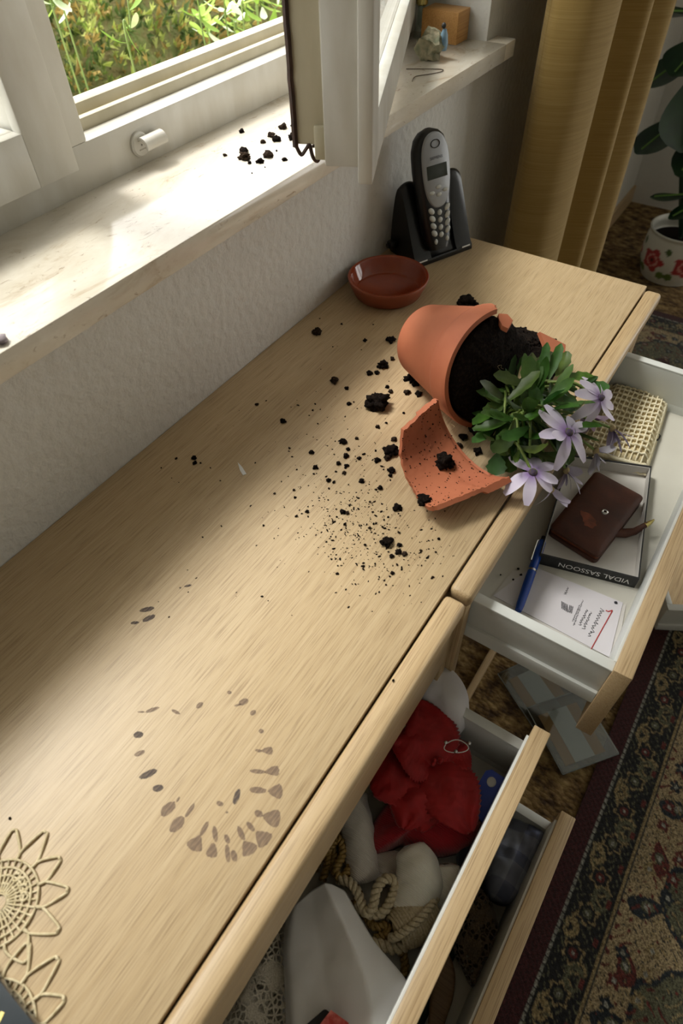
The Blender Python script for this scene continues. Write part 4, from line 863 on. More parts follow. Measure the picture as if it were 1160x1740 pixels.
# ------------------------------------------------------------------ desk drawer contents
DZ = 0.6125
def slab(poly_px, z0, th, px=True, bev=0):
    P = np.array([PZ(x, y, z0 + th)[:2] for x, y in poly_px]) if px else np.array(poly_px); n = len(P)
    V = np.concatenate([np.c_[P, np.full(n, z0 + th)], np.c_[P, np.full(n, z0)]]); a = 0.5 * np.sum(P[:, 0] * np.roll(P[:, 1], -1) - np.roll(P[:, 0], -1) * P[:, 1])
    F = [list(range(n)), list(range(n, 2 * n))[::-1]] + [[i + n, (i + 1) % n + n, (i + 1) % n, i] for i in range(n)]
    if a < 0: F = [f[::-1] for f in F]
    return V, F
letter = thing('letter', 'white letter with a handwritten address and a red line in the desk drawer', 'letter', PZ(960, 1040, DZ))
obj('sheet', slab([(905, 962), (1058, 1024), (1035, 1117), (838, 1012)], DZ + 0.0012, 0.0006), m_paper, letter, smooth=0)
tag(obj('paper_sheet', slab([(872, 968), (1063, 1028), (1046, 1122), (830, 1020)], DZ, 0.0008), m_white_c, smooth=0), 'blank sheet of paper under the letter in the desk drawer', 'paper')
LZ = DZ + 0.0024
def scribble(p0, p1, amp, nwig, r=0.0003, seed=0):
    a, b = PZ(*p0, LZ), PZ(*p1, LZ); d = b - a; L = np.linalg.norm(d); d /= L; n = np.array([-d[1], d[0], 0]); rg = np.random.default_rng(seed); pts_ = []; am = amp
    for k in range(nwig * 2 + 1):
        t = k / (nwig * 2); pts_.append(a + d * L * (t + 0.012 * rg.normal()) + n * (amp * (1 if k % 2 else -0.5) * rg.uniform(0.35, 1.3)))
    S = spline(pts_, nwig * 9); S[:, 2] = LZ; return tube(S, r, 4)
hand = [scribble((1022, 1034), (1000, 1082), 0.0028, 11, seed=1), scribble((1004, 1040), (990, 1068), 0.0020, 8, seed=2), scribble((997, 1035), (984, 1062), 0.0018, 7, seed=3), scribble((965, 998), (959, 1010), 0.0020, 4, 0.00025, 4)]
for h_ in hand: obj('handwriting', h_, m_ink, letter, smooth=0)
obj('printed_lines', join([scribble((990, 1020), (974, 1062), 0.0010, 16, 0.0002, 5), scribble((984, 1028), (972, 1056), 0.0010, 12, 0.0002, 6)] + [scribble((954 + q * 2.4, 1022 + q * 1.2), (953 + q * 2.4 + 1, 1034 + q * 1.5), 0.0005, 8, 0.0003, 8 + q) for q in range(5)] + [scribble((968 + q * 2.4, 1028 + q), (966 + q * 2.2, 1040 + q), 0.0005, 8, 0.0003, 18 + q) for q in range(3)]), m_ink, letter, smooth=0)
obj('red_line', join([tube([PZ(1040, 1038, LZ), PZ(1022, 1070, LZ), PZ(1004, 1103, LZ)], 0.00055, 4), tube([PZ(1029, 1037, LZ), PZ(1033, 1039, LZ), PZ(1040, 1037, LZ)], 0.0007, 4)]), m_redink, letter, smooth=0)
obj('ink_dot', lump(PZ(1046, 1024, LZ), 0.0022, 0.0022, 0.0006, 3, 0.2), m_ink, letter)

# black carton tray with text
bz = DZ; hB = 0.020
A, B_, C_, D_ = [PZ(*p, bz + hB)[:2] for p in ((917, 942), (1086, 984), (1107, 792), (968, 772))]
def tray(q, z0, h, th):
    q = np.array(q); c = q.mean(0); inn = c + (q - c) * (1 - th / 0.09); gs = []
    for i in range(4):
        j = (i + 1) % 4; gs.append((i, np.array([q[i], q[j], inn[j], inn[i]])))
    return gs, inn
tr_ = thing('carton_lid', 'black cardboard lid with white inside lying open side up in the desk drawer', 'box lid', (*np.mean([A, B_, C_, D_], axis=0), bz))
gs, inn = tray([A, B_, C_, D_], bz, hB, 0.0022)
for i, q in gs: obj('lid_wall', slab(q, bz, hB, px=False), m_blackc, tr_, smooth=0)
cc_ = np.mean(inn, axis=0)
obj('lid_inside', join([slab(inn, bz, 0.0012, px=False)] + [slab(np.array([inn[i], inn[(i + 1) % 4], cc_ + (inn[(i + 1) % 4] - cc_) * 0.99, cc_ + (inn[i] - cc_) * 0.99]), bz, hB * 0.93, px=False) for i in range(4)]), m_white_c, tr_, smooth=0)
dAB = np.array([*(B_ - A), 0]); LAB = np.linalg.norm(dAB); dAB /= LAB; nAB = np.array([dAB[1], -dAB[0], 0.0]); 
if nAB @ np.array([*(cc_ - A), 0]) > 0: nAB = -nAB
tg = text_g('VIDAL SASSOON', 0.0118); mid = np.array([*(A + (B_ - A) * 0.57), bz + hB * 0.5])
# upside-down lettering on the outer face of the near wall
obj('lettering', xf(tg, np.stack([-dAB, -zv, nAB], 1), mid + nAB * 0.0004), m_white, tr_, smooth=0)

# wallet
wz = DZ + 0.0015; wp = [PZ(x, y, wz + 0.020)[:2] for x, y in ((934, 893), (1013, 797), (1096, 842), (1018, 945))]
wal = thing('wallet', 'worn brown leather wallet with a snap lying in the black carton lid', 'wallet', (*np.mean(wp, axis=0), wz))
def rslab(q, z0, h, rnd=0.008, n=8, bulge=0.0):
    q = np.array(q); O = []
    for i in range(len(q)):
        p, a, b = q[i], q[i - 1], q[(i + 1) % len(q)]; ua = (a - p) / np.linalg.norm(a - p); ub = (b - p) / np.linalg.norm(b - p)
        for t in np.linspace(0, 1, n): O.append(p + ua * rnd * (1 - t) ** 2 + ub * rnd * t ** 2)
    O = np.array(O); c = O.mean(0); V = []; m_ = len(O); lv = [(0, 0.985), (h * 0.15, 1.0), (h * 0.85, 1.0), (h, 0.985), (h + bulge * 0.6, 0.8), (h + bulge, 0.4)]
    for dz, sc in lv: V += [(*(c + (o - c) * sc), z0 + dz) for o in O]
    V.append((*c, z0 + h + bulge)); F = [list(range(m_))[::-1]]
    for k in range(len(lv) - 1):
        for i in range(m_): j = (i + 1) % m_; F.append([k * m_ + i, k * m_ + j, (k + 1) * m_ + j, (k + 1) * m_ + i])
    k = len(lv) - 1
    for i in range(m_): F.append([k * m_ + i, k * m_ + (i + 1) % m_, len(V) - 1])
    return np.array(V), F
obj('back_cover', rslab(wp, wz, 0.006), m_leather, wal, smooth=50)
cw = np.mean(wp, axis=0); obj('inner_pages', rslab([cw + (p - cw) * 0.965 for p in wp], wz + 0.006, 0.007, 0.006), m_scuff, wal, smooth=50)
obj('front_cover', rslab(wp, wz + 0.013, 0.0045, bulge=0.0022), m_leather, wal, smooth=50)
sw = [PZ(x, y, wz + 0.0197) for x, y in ((985, 868), (1000, 872), (1012, 886), (1008, 896), (995, 893), (990, 882))]; V = np.array(sw); n = len(V)
V = spline(V, 24, closed=True); V = np.array([V.mean(0) + (v - V.mean(0)) * (1 + 0.3 * nz(v, 300)) for v in V]); V[:, 2] = wz + 0.0199; obj('scuff', (np.concatenate([V, [V.mean(0)]]), [[i, (i + 1) % 24, 24] for i in range(24)]), m_scuff, wal, smooth=0)
obj('snap', xf(lathe([(0.0018, 0.0014), (0.003, 0.0018), (0.0046, 0.001), (0.005, 0.0)], 20), np.eye(3), PZ(1027, 870, wz + 0.0197)), m_chrome, wal)
obj('strap', tube(np.array([PZ(1040, 905, wz + 0.008), PZ(1062, 906, wz + 0.008), PZ(1078, 903, wz + 0.012), PZ(1100, 890, wz + 0.020)]), [0.006, 0.0065, 0.005, 0.0035], 8), m_leather, wal, smooth=60)
obj('strap_tip', tube(np.array([PZ(1096, 893, wz + 0.019), PZ(1104, 888, wz + 0.021), PZ(1111, 883, wz + 0.023)]), [0.0036, 0.0030, 0.001], 8), m_brass, wal)

# pen
p0, p1 = PZ(921, 920, DZ + 0.006), PZ(880, 1038, DZ + 0.0062); dp = (p1 - p0) / np.linalg.norm(p1 - p0); Lp = np.linalg.norm(p1 - p0)
p0 = p0 + np.array([0, 0, 0.008]); dp = (p1 - p0) / np.linalg.norm(p1 - p0)
pen = thing('pen', 'blue ballpoint pen with a chrome ring lying across the letter', 'pen', (p1 + p0) / 2 - np.array([0, 0, 0.006]))
at = lambda t: p0 + dp * Lp * t
obj('cap', tube(np.array([at(0.05), at(0.07), at(0.2), at(0.46)]), [0.0042, 0.0050, 0.0054, 0.0056], 20), m_blue, pen, smooth=50)
obj('barrel', tube(np.array([at(0.485), at(0.7), at(0.92), at(1.0)]), [0.0056, 0.0056, 0.0050, 0.0040], 20), m_blue, pen, smooth=50)
obj('ring', tube(np.array([at(0.46), at(0.485)]), 0.0058, 20), m_chrome, pen, smooth=50)
obj('push_button', tube(np.array([at(-0.01), at(0.05)]), [0.003, 0.0034], 14), m_blackp, pen, smooth=50)
sd = np.cross(dp, (0, 0, 1)); sd /= np.linalg.norm(sd)
if sd[0] > 0: sd = -sd
cl = sd * 0.0062 + np.array([0, 0, 0.003]); obj('clip', tube(np.array([at(0.06) + cl * 0.5, at(0.08) + cl, at(0.2) + cl, at(0.36) + cl * 0.95]), [0.001, 0.0013, 0.0012, 0.0014], 8), m_chrome, pen)
tag(obj('card_case', rslab([PZ(x, y, DZ + 0.006)[:2] for x, y in ((1085, 745), (1104, 727), (1124, 740), (1098, 770))], DZ, 0.006, 0.004), m_blackc, smooth=50), 'black flat case half hidden under the woven mitt', 'case')

# woven sisal mitt, folded
def mitt_surf(u, v, dz):      # u across, v along
    a, b, c, d = [PZ(*p, DZ + 0.01) for p in ((1040, 655), (1133, 676), (1096, 792), (985, 765))]
    P = (1 - v) * ((1 - u) * a + u * b) + v * ((1 - u) * d + u * c); P = P.copy(); e = min(u, 1 - u, v, 1 - v)
    P[2] = DZ + 0.0025 + dz * (0.5 + 0.5 * min(1, e / 0.12) ** 0.5) + 0.003 * math.sin(u * 5 + v * 4) * min(1, e * 6); return P
mitt = thing('sisal_mitt', 'folded cream woven sisal wash mitt in the desk drawer', 'mitt', PZ(1065, 715, DZ))
gs = []
for lay, dz in ((0, 0.006), (1, 0.020)):
    sh = (lambda P: P) if lay else (lambda P: P + np.array([-0.012, -0.006, 0]))
    for k in range(15):
        v = k / 14; gs.append(tube(np.array([sh(mitt_surf(u, v, dz)) + np.array([0, 0, 0.0010 * math.sin(u * 60 + k * math.pi)]) for u in np.linspace(0, 1, 40)]), 0.0019, 5))
    for k in range(13):
        u = k / 12; gs.append(tube(np.array([sh(mitt_surf(u, v, dz)) + np.array([0, 0, 0.0012 * math.cos(v * 66 + k * math.pi)]) for v in np.linspace(0, 1, 50)]), 0.0012, 5))
obj('weave', join(gs), m_sisal, mitt, smooth=180)
G = [[mitt_surf(u, v, 0.0125) for v in np.linspace(0.01, 0.99, 14)] for u in np.linspace(0.01, 0.99, 12)]; obj('filling', grid(G, th=0.004), M('tan_lining', (212, 196, 156), rough=1), mitt, smooth=180)
gs = [tube(np.array([mitt_surf(u, v, 0.012) + np.array([0, 0, 0.002]) for u, v in [(0, t) for t in np.linspace(0, 1, 20)] + [(t, 1) for t in np.linspace(0, 1, 16)] + [(1, 1 - t) for t in np.linspace(0, 1, 20)] + [(1 - t, 0) for t in np.linspace(0, 1, 16)]]), 0.004, 6)]
obj('edging', join(gs), m_sisal, mitt, smooth=180)
for i, (x, y, r) in enumerate(((880, 967, 3), (884, 978, 3), (872, 985, 2.4), (850, 977, 2))): P = PZ(x, y, DZ + 0.0008 if i else DZ + 0.0009); clump(P, r * mpp(P), 140 + i, m_soil, 'soil crumb fallen on the paper in the desk drawer beside the pen', 'crumbs in the desk drawer')

# ------------------------------------------------------------------ upper chest drawer contents
Z2 = 0.4425
def soft(name, outline, z0, h, mat, label, cat, **k):
    o = obj(name, puff(outline, z0, h, **k), mat, smooth=180); return tag(o, label, cat)
soft('beanie_hat', [(716, 1146), (748, 1146), (774, 1166), (792, 1198), (793, 1230), (780, 1252), (756, 1247), (734, 1226), (706, 1206), (690, 1176), (695, 1152)], 0.490, 0.064, m_felt, 'soft white felt beanie beside the red cloth flower in the upper chest drawer', 'hat', wr=0.004, wf=22, seed=2, skirt=0.25)
soft('knitted_mitten', [(623, 1430), (630, 1456), (655, 1452), (682, 1440), (712, 1452), (745, 1460), (782, 1452), (806, 1432), (818, 1398), (816, 1362), (800, 1333), (770, 1318), (720, 1330), (670, 1360), (640, 1395)], Z2 + 0.004, 0.050, m_redknit, 'dark red knitted mitten under the red cloth flower', 'mitten', wr=0.008, wf=35, seed=4, skirt=0.35)
fl = thing('cloth_flower', 'artificial red poinsettia flower of serrated cloth petals in the upper chest drawer', 'artificial flower', PZ(742, 1290, 0.50))
def cpetal(b, zb, t, zt, W_, seed, serr=0.045):
    base_, tip_ = PZ(*b, zb), PZ(*t, zt); L = np.linalg.norm(tip_ - base_); Fm = frame(tip_ - base_, (0, 0, 1)); G = []; n = 36
    for i in range(n):
        q = i / (n - 1); w = W_ * 0.5 * (0.12 + 1.0 * math.sin(math.pi * q ** 0.8) ** 0.75 * (1 - 0.15 * q)) * (1 + serr * (1 if i % 2 else -1)); w = max(w, W_ * 0.02); row = []
        for k in np.linspace(-1, 1, 15):
            vein = 0.0006 * math.cos((q * 9 - abs(k) * 2.2) * 2 * math.pi) * (1 - abs(k) * 0.3); row.append(base_ + Fm @ np.array([k * w, q * L, 0.007 * math.sin(q * math.pi) - 0.004 * k * k + vein + 0.006 * nz((q * 3, k * 2, seed))]))
        G.append(row)
    obj('petal', grid(np.array(G), th=0.0005), m_redfab, fl, smooth=180)
cpetal((748, 1300), 0.515, (712, 1190), 0.535, 0.065, 1); cpetal((742, 1285), 0.512, (668, 1262), 0.530, 0.070, 2); cpetal((725, 1300), 0.508, (632, 1345), 0.515, 0.075, 3); cpetal((718, 1312), 0.512, (684, 1408), 0.508, 0.062, 4); cpetal((738, 1298), 0.515, (800, 1414), 0.512, 0.070, 5)
cpetal((745, 1300), 0.512, (792, 1262), 0.505, 0.055, 6); cpetal((735, 1320), 0.505, (712, 1412), 0.500, 0.050, 7)
for k in range(6): P = PZ(748 + rng.normal() * 6, 1296 + rng.normal() * 5, 0.523); obj('bud', lump(P, 0.003, 0.003, 0.0045, k, 0.3), m_redfab, fl, smooth=180)
br = thing('bell_ring', 'thin wire ring with small silver bells on the red cloth flower', 'ornament', PZ(775, 1268, 0.535))
rc = [PZ(775 + 20 * math.cos(t) + 3 * math.sin(2 * t), 1268 + 11 * math.sin(t), 0.538) for t in np.linspace(0, 2 * np.pi, 30, endpoint=False)]; obj('wire', tube(np.array(rc), 0.0006, 5, closed=True), m_white, br)
for x, y in ((797, 1263), (774, 1277), (757, 1262)): obj('bell', lump(PZ(x, y, 0.539), 0.0026, 0.0026, 0.0026, 1, 0.0), m_chrome, br, smooth=180)
cbx = [(824, 1312), (834, 1311), (857, 1326), (856, 1335), (822, 1392), (800, 1374), (808, 1338)]
rl = thing('plastic_tool', 'flat blue plastic tool with a round hole standing by the drawer front', 'tool', PZ(830, 1350, Z2))
V, F = slab(cbx, 0.490, 0.004); c = V.mean(0); V[:, 2] += (V[:, 0] - c[0]) * 0.35; obj('blade', (V, F), m_bluet, rl, smooth=0)
hp = PZ(834, 1330, 0.4945); hp[2] += (hp[0] - c[0]) * 0.35 + 0.0004; obj('hole', xf(lathe([(0.0001, 0.0002), (0.0042, 0.0002), (0.0046, 0.0004), (0.0055, 0.0), (0.0055, -0.001)], 20), np.array([[1, 0, 0], [0, 1, 0], [0.35, 0, 1.0]]), hp), m_white_c, rl)
soft('navy_cloth', [(775, 1450), (800, 1440), (822, 1420), (812, 1465), (795, 1492), (778, 1480)], Z2 + 0.001, 0.03, m_navy, 'small dark navy cloth tucked under the red mitten', 'cloth', seed=3)
def sweep(name, pts_, mat, label, cat, flat=1.0, n=26, wr=0.003):
    P = np.array([PZ(x, y, z) for x, y, z, r in pts_]); r = np.array([q[3] for q in pts_]); S = spline(P, n); rr_ = np.interp(np.linspace(0, 1, n), np.linspace(0, 1, len(r)), r)
    e = np.linspace(0, 1, n); rr_ = rr_ * np.minimum(1, np.minimum(e, 1 - e) * 14 + 0.25); V, F = tube(S, rr_, 20)
    V = V + np.array([[wr * fbm(v, 45, 2), wr * fbm(v + 3, 45, 2), wr * fbm(v + 7, 45, 2)] for v in V]); V[:, 2] = np.maximum(V[:, 2], (Z2 if P[:, 2].mean() > 0.4 else 0.2555) + 0.0003)
    return tag(obj(name, (V, F), mat, smooth=180), label, cat)
sweep('sock', [(596, 1345, .478, .018), (606, 1395, .474, .020), (611, 1440, .470, .020), (620, 1500, .464, .017)], m_sockg, 'greyish white sock running from under the worktop beside the red mitten', 'sock')
soft('grey_cloth', [(628, 1458), (672, 1450), (694, 1466), (680, 1502), (645, 1510), (630, 1490)], Z2 + 0.001, 0.028, m_sockg, 'small crumpled grey white cloth between red mitten and cream sock', 'cloth', wr=0.005, seed=6)
sweep('sock', [(692, 1438, .492, .015), (706, 1468, .488, .024), (712, 1500, .482, .027), (694, 1530, .476, .022), (672, 1550, .470, .012)], m_sock, 'cream knitted sock standing open beside the twisted cords', 'sock')
sweep('sock', [(758, 1466, .476, .014), (758, 1490, .472, .016), (748, 1520, .468, .014), (738, 1536, .464, .010)], m_sock, 'rolled cream sock toe against the drawer front', 'sock')
# yarn skein
yc = PZ(703, 1562, 0.474); ydir = PZ(735, 1540, 0.474) - PZ(672, 1585, 0.474); ydir /= np.linalg.norm(ydir); Fm = frame(ydir)
yk = thing('yarn_skein', 'small skein of thick cream yarn with a twisted band', 'yarn', (yc[0], yc[1], Z2)); gs = []
for k in range(17):
    t = -0.9 + 1.8 * k / 16; rr_ = 0.023 * math.sqrt(1 - (t * 0.8) ** 2); gs.append(tube(np.array([yc + Fm @ np.array([rr_ * math.cos(a), t * 0.026 + 0.002 * math.sin(a), rr_ * math.sin(a)]) for a in np.linspace(0, 2 * np.pi, 26, endpoint=False)]), 0.0021, 6, closed=True))
yb = obj('wound_yarn', join(gs), m_yarn, yk, smooth=180, kind='stuff')
V, F = ICO3; obj('core', (np.array(V) * np.array([0.020, 0.026, 0.020]) @ Fm.T + yc, F), m_yarn, yk, smooth=180)
obj('twisted_band', strands(spline([yc + Fm @ np.array(p) for p in ((0.0, -0.03, -0.012), (0.004, -0.029, 0.012), (0.006, -0.014, 0.024), (0.004, 0.008, 0.0265), (-0.002, 0.026, 0.017), (-0.004, 0.032, 0.0))], 40), 0.0026, 0.013, 2), m_cream, yk, smooth=180)
def cord(name, pts_, r, pitch, mat, label, k=2):
    S = spline([PZ(x, y, z) for x, y, z in pts_], 90); return tag(obj(name, strands(S, r, pitch, k), mat, smooth=180), label, 'cord')
cord('twisted_cord', [(574, 1494, .478), (592, 1498, .482), (606, 1514, .484), (614, 1535, .484), (622, 1552, .486), (634, 1540, .490), (638, 1518, .492), (646, 1500, .494), (660, 1492, .494), (672, 1503, .490), (664, 1528, .486), (650, 1550, .482), (628, 1553, .478), (605, 1540, .474)], 0.0030, 0.013, m_cream, 'looped cream twisted cord beside the white cloth')
cord('twisted_cord', [(622, 1600, .470), (648, 1606, .472), (672, 1612, .470), (694, 1604, .466)], 0.0034, 0.014, m_cream, 'thick cream twisted cord end below the yarn skein')
cord('gold_cord', [(545, 1460, .470), (562, 1440, .476), (575, 1425, .478), (582, 1450, .480), (570, 1478, .480), (580, 1492, .478), (596, 1470, .474), (600, 1452, .470), (590, 1436, .466)], 0.0026, 0.010, m_gold, 'tangled gold twisted cord beside the greyish sock')
cord('gold_cord', [(548, 1495, .468), (556, 1468, .472), (560, 1445, .474), (568, 1450, .474), (566, 1480, .472), (588, 1500, .470), (596, 1488, .468)], 0.0024, 0.010, m_gold, 'gold twisted cord curled under the cream cord')
cord('gold_cord', [(600, 1530, .464), (622, 1558, .466), (636, 1574, .470), (655, 1572, .470), (660, 1586, .468), (640, 1592, .464), (655, 1605, .462), (680, 1612, .460), (688, 1640, .456), (684, 1660, .452)], 0.0026, 0.010, m_gold, 'gold twisted cord lying along the edge of the white cloth')
cord('gold_cord', [(535, 1478, .462), (545, 1450, .464), (552, 1425, .466), (566, 1412, .468), (580, 1432, .464), (602, 1500, .456), (612, 1522, .454)], 0.0026, 0.010, m_gold, 'gold twisted cord half hidden under the worktop edge')
rowsC = [[(486, 1556, .452), (474, 1620, .452), (478, 1700, .452), (480, 1800, .452)], [(500, 1540, .500), (490, 1610, .503), (496, 1700, .505), (505, 1800, .505)], [(532, 1512, .507), (545, 1600, .509), (560, 1690, .512), (575, 1800, .512)], [(551, 1502, .513), (592, 1590, .524), (622, 1672, .530), (640, 1775, .530)], [(562, 1504, .509), (606, 1588, .517), (648, 1664, .522), (662, 1760, .522)], [(582, 1514, .500), (630, 1596, .506), (697, 1685, .512), (672, 1752, .500)], [(588, 1520, .452), (636, 1604, .452), (698, 1690, .452), (684, 1756, .452)]]
Rw = np.array([spline([PZ(*p) for p in row], 44) for row in rowsC]); G = np.stack([np.stack([np.interp(np.linspace(0, 6, 56), np.arange(7), Rw[:, j, a]) for a in range(3)], 1) for j in range(44)], 1)
for i in range(56):
    for j in range(44):
        v = G[i, j]; G[i, j] = v + np.array([0, 0, 0.0022 * fbm((v[0], v[1], 2), 30, 3) * min(1, i / 8, (55 - i) / 8)]); G[i, j, 2] = max(G[i, j, 2], Z2 + 0.002)
tag(obj('white_cloth', grid(G, th=0.0015), m_linen, smooth=180), 'large folded white linen cloth in the upper chest drawer', 'cloth')
soft('lace_cloth', [(478, 1548), (490, 1600), (498, 1660), (497, 1730), (480, 1790), (360, 1800), (372, 1740), (410, 1680), (445, 1600)], Z2 + 0.001, 0.050, m_lacew, 'white crochet lace cloth between worktop edge and linen cloth', 'lace cloth', wr=0.005, wf=30, seed=5)
tag(obj('patterned_card', slab([(540, 1745), (562, 1716), (592, 1738), (580, 1775)], 0.530, 0.012), m_redbox, smooth=0), 'red patterned card box at the edge of the white cloth', 'box')
tag(obj('black_pouch', rslab([PZ(x, y, 0.53)[:2] for x, y in ((515, 1745), (552, 1713), (562, 1722), (540, 1765))], 0.515, 0.014, 0.003), m_blackc, smooth=50), 'black corner of a pouch beside the red patterned box', 'pouch')

# ------------------------------------------------------------------ lower chest drawer contents
Z3 = 0.2555
soft('checked_cloth', [(845, 1418), (868, 1398), (900, 1412), (912, 1432), (898, 1466), (880, 1522), (862, 1542), (838, 1538), (822, 1518), (826, 1460)], Z3 + 0.004, 0.075, m_check, 'blue checked cotton cloth in the lower chest drawer', 'cloth', wr=0.016, wf=26, seed=12, skirt=0.55, pw=3.0, rings=20, n=100)
soft('lace_doily', [(812, 1512), (832, 1535), (842, 1575), (836, 1625), (815, 1660), (800, 1680), (786, 1655), (768, 1612), (775, 1560), (795, 1520)], Z3 + 0.002, 0.052, m_laceb, 'crumpled brown crochet lace doily in the lower chest drawer', 'doily', wr=0.010, wf=45, seed=14, skirt=0.3)
spn = [PZ(x, y, 0.30) for x, y in ((762, 1618), (776, 1648), (774, 1690), (760, 1735), (745, 1790), (728, 1790), (730, 1730), (738, 1670))]
tag(obj('wooden_spatula', puff([p[:2] for p in spn], 0.268, 0.012, px=False, pw=4, skirt=0.7), m_spoon, smooth=60), 'plain wooden spatula blade in the lower chest drawer', 'spatula')
tag(obj('felt_sheet', puff([(0.05, -0.62), (0.05, -0.48), (0.30, -0.48), (0.31, -0.62)], Z3, 0.006, px=False, n=40, wr=0.001, smooth=False), m_dgreen, smooth=180), 'dark green felt sheet lining the lower chest drawer', 'felt')

# ------------------------------------------------------------------ crochet doily and tin at the worktop corner
dc = np.array([-0.19, -0.245]); doily = thing('crochet_doily', 'round ecru crochet lace doily on the corner of the worktop', 'doily', (*dc, T)); zt = T + 0.0016
thr = lambda pts_, r=0.0009, cl=False: tube(np.c_[np.array(pts_), np.full(len(pts_), zt) + 0.0006 * np.sin(np.arange(len(pts_)) * 1.3)], r, 5, closed=cl)
gs = []
for rr_ in np.linspace(0.02, 0.085, 7): gs.append(thr([dc + rr_ * np.array([math.cos(a), math.sin(a)]) for a in np.linspace(0, 2 * np.pi, 90, endpoint=False)], 0.0010, True))
for a in np.linspace(0, 2 * np.pi, 44, endpoint=False): gs.append(thr([dc + rr_ * np.array([math.cos(a + 0.04 * math.sin(rr_ * 300)), math.sin(a + 0.04 * math.sin(rr_ * 300))]) for rr_ in np.linspace(0.02, 0.088, 12)], 0.0009))
obj('centre_mesh', join(gs), m_crochet, doily, smooth=180, kind='stuff')
for L in range(8):
    la = math.radians(-18 - 43 * L * (360 / 344)) ; lc = dc + 0.108 * np.array([math.cos(la), math.sin(la)]); gs = []
    for rr_ in (0.008, 0.0137, 0.0195, 0.0252, 0.031): gs.append(thr([lc + rr_ * np.array([math.cos(la + b), math.sin(la + b)]) for b in np.linspace(-1.9, 1.9, 30)], 0.0010))
    for b in np.linspace(-1.9, 1.9, 21): gs.append(thr([lc + rr_ * np.array([math.cos(la + b), math.sin(la + b)]) for rr_ in np.linspace(0.006, 0.031, 6)], 0.0009))
    for j in range(4):
        p = lc + 0.02 * np.array([math.cos(la + (j - 1.5) * 0.3), math.sin(la + (j - 1.5) * 0.3)]); gs.append(thr([p + 0.003 * np.array([math.cos(b), math.sin(b)]) for b in np.linspace(0, 6.2, 10)], 0.0012))
    obj('scallop', join(gs), m_crochet, doily, smooth=180, kind='stuff')
    for j in range(7):
        b0 = la - 1.75 + j * 0.5; b1 = b0 + 0.5; bm = (b0 + b1) / 2; rt = 0.051 + 0.005 * ((j * 5 + L) % 3) / 2; d = lambda b, r_: lc + r_ * np.array([math.cos(b), math.sin(b)])
        lp = spline([np.r_[p, 0] for p in (d(b0, 0.031), d(b0 + 0.02, 0.038), d(bm - 0.05, rt - 0.001), d(bm, rt), d(bm + 0.05, rt - 0.001), d(b1 - 0.02, 0.038), d(b1, 0.031))], 22)
        obj('edge_loop', thr(lp[:, :2], 0.00115), m_crochet, doily, smooth=180)
tin = thing('tin_tray', 'dark lacquered tin with painted yellow reflections standing on the crochet doily', 'tin', (-0.19, -0.40, T))
a0, a1 = PZ(2, 1668, T + 0.016)[:2], PZ(58, 1738, T + 0.016)[:2]; dd = (a1 - a0) / np.linalg.norm(a1 - a0); nn_ = np.array([-dd[1], dd[0]]); nn_ = nn_ if nn_[0] < 0 else -nn_
q0 = a0 - dd * 0.03; q1 = a1 + dd * 0.003; obj('tin_body', rslab([q0, q1, q1 + nn_ * 0.07, q0 + nn_ * 0.07] if np.cross(q1 - q0, nn_) > 0 else [q0 + nn_ * 0.07, q1 + nn_ * 0.07, q1, q0], T + 0.003, 0.013, 0.003), m_tin, tin, smooth=50)
for t, w, ln in ((0.35, 0.008, 0.010), (0.62, 0.010, 0.012), (0.8, 0.016, 0.010), (0.93, 0.006, 0.010), (0.5, 0.022, 0.009)):  # yellow reflections on the lacquer, modelled as thin brass-coloured slabs
    p = q0 + (q1 - q0) * t + nn_ * w; u = (dd * 0.35 + nn_ * 0.9); u /= np.linalg.norm(u); v = np.array([-u[1], u[0]]); obj('painted_reflection', slab([p, p + u * ln, p + u * ln + v * 0.003, p + v * 0.003], T + 0.0161, 0.0005, px=False), m_brass, tin, smooth=0)

# ------------------------------------------------------------------ things on the window sill
tag(obj('wooden_block', box((1.2535, 0.036, SILL), (1.300, 0.108, SILL + 0.047), 0.001), m_block), 'plain varnished wooden block on the far end of the window sill', 'block')
stn = PZ(729, 100, SILL); st = thing('stone_figure', 'pale rough stone with a small blue painted figure on the window sill', 'ornament', (stn[0], stn[1], SILL))
V, F = lump((stn[0], stn[1], SILL + 0.018), 0.021, 0.023, 0.022, 4, 0.5, 1.9, ICO3); V[:, 2] = np.maximum(V[:, 2], SILL); obj('rough_stone', (V, F), m_stone, st, smooth=30)
fb = np.array([stn[0] + 0.012, stn[1] - 0.019, SILL + 0.012]); obj('blue_figure', tube(np.array([fb, fb + (0, 0, 0.010), fb + (0, 0, 0.022), fb + (0, 0, 0.030)]), [0.006, 0.0075, 0.006, 0.003], 12), m_bluefig, st, smooth=60)
obj('figure_head', lump(fb + np.array([0, 0.002, 0.034]), 0.004, 0.004, 0.0045, 3, 0.1), m_blackc, st, smooth=180)
vz = PZ(701, 60, SILL); obv = thing('glass_vase', 'slender clear glass vase beside the wooden block on the sill', 'vase', (vz[0], 0.118, SILL)); vx = vz[0] - 0.005
obj('vase_glass', xf(lathe([(0.0, 0.001), (0.013, 0.0), (0.013, 0.004), (0.008, 0.02), (0.007, 0.06), (0.012, 0.10), (0.016, 0.14), (0.0145, 0.14), (0.0105, 0.10), (0.0055, 0.06), (0.006, 0.02), (0.0, 0.012)], 28), np.eye(3), (vx, 0.118, SILL)), m_vase, obv, smooth=60)
obj('vase_collar', xf(lathe([(0.0085, 0.048), (0.0105, 0.050), (0.0105, 0.064), (0.0085, 0.066)], 28), np.eye(3), (vx, 0.118, SILL)), m_brass, obv)
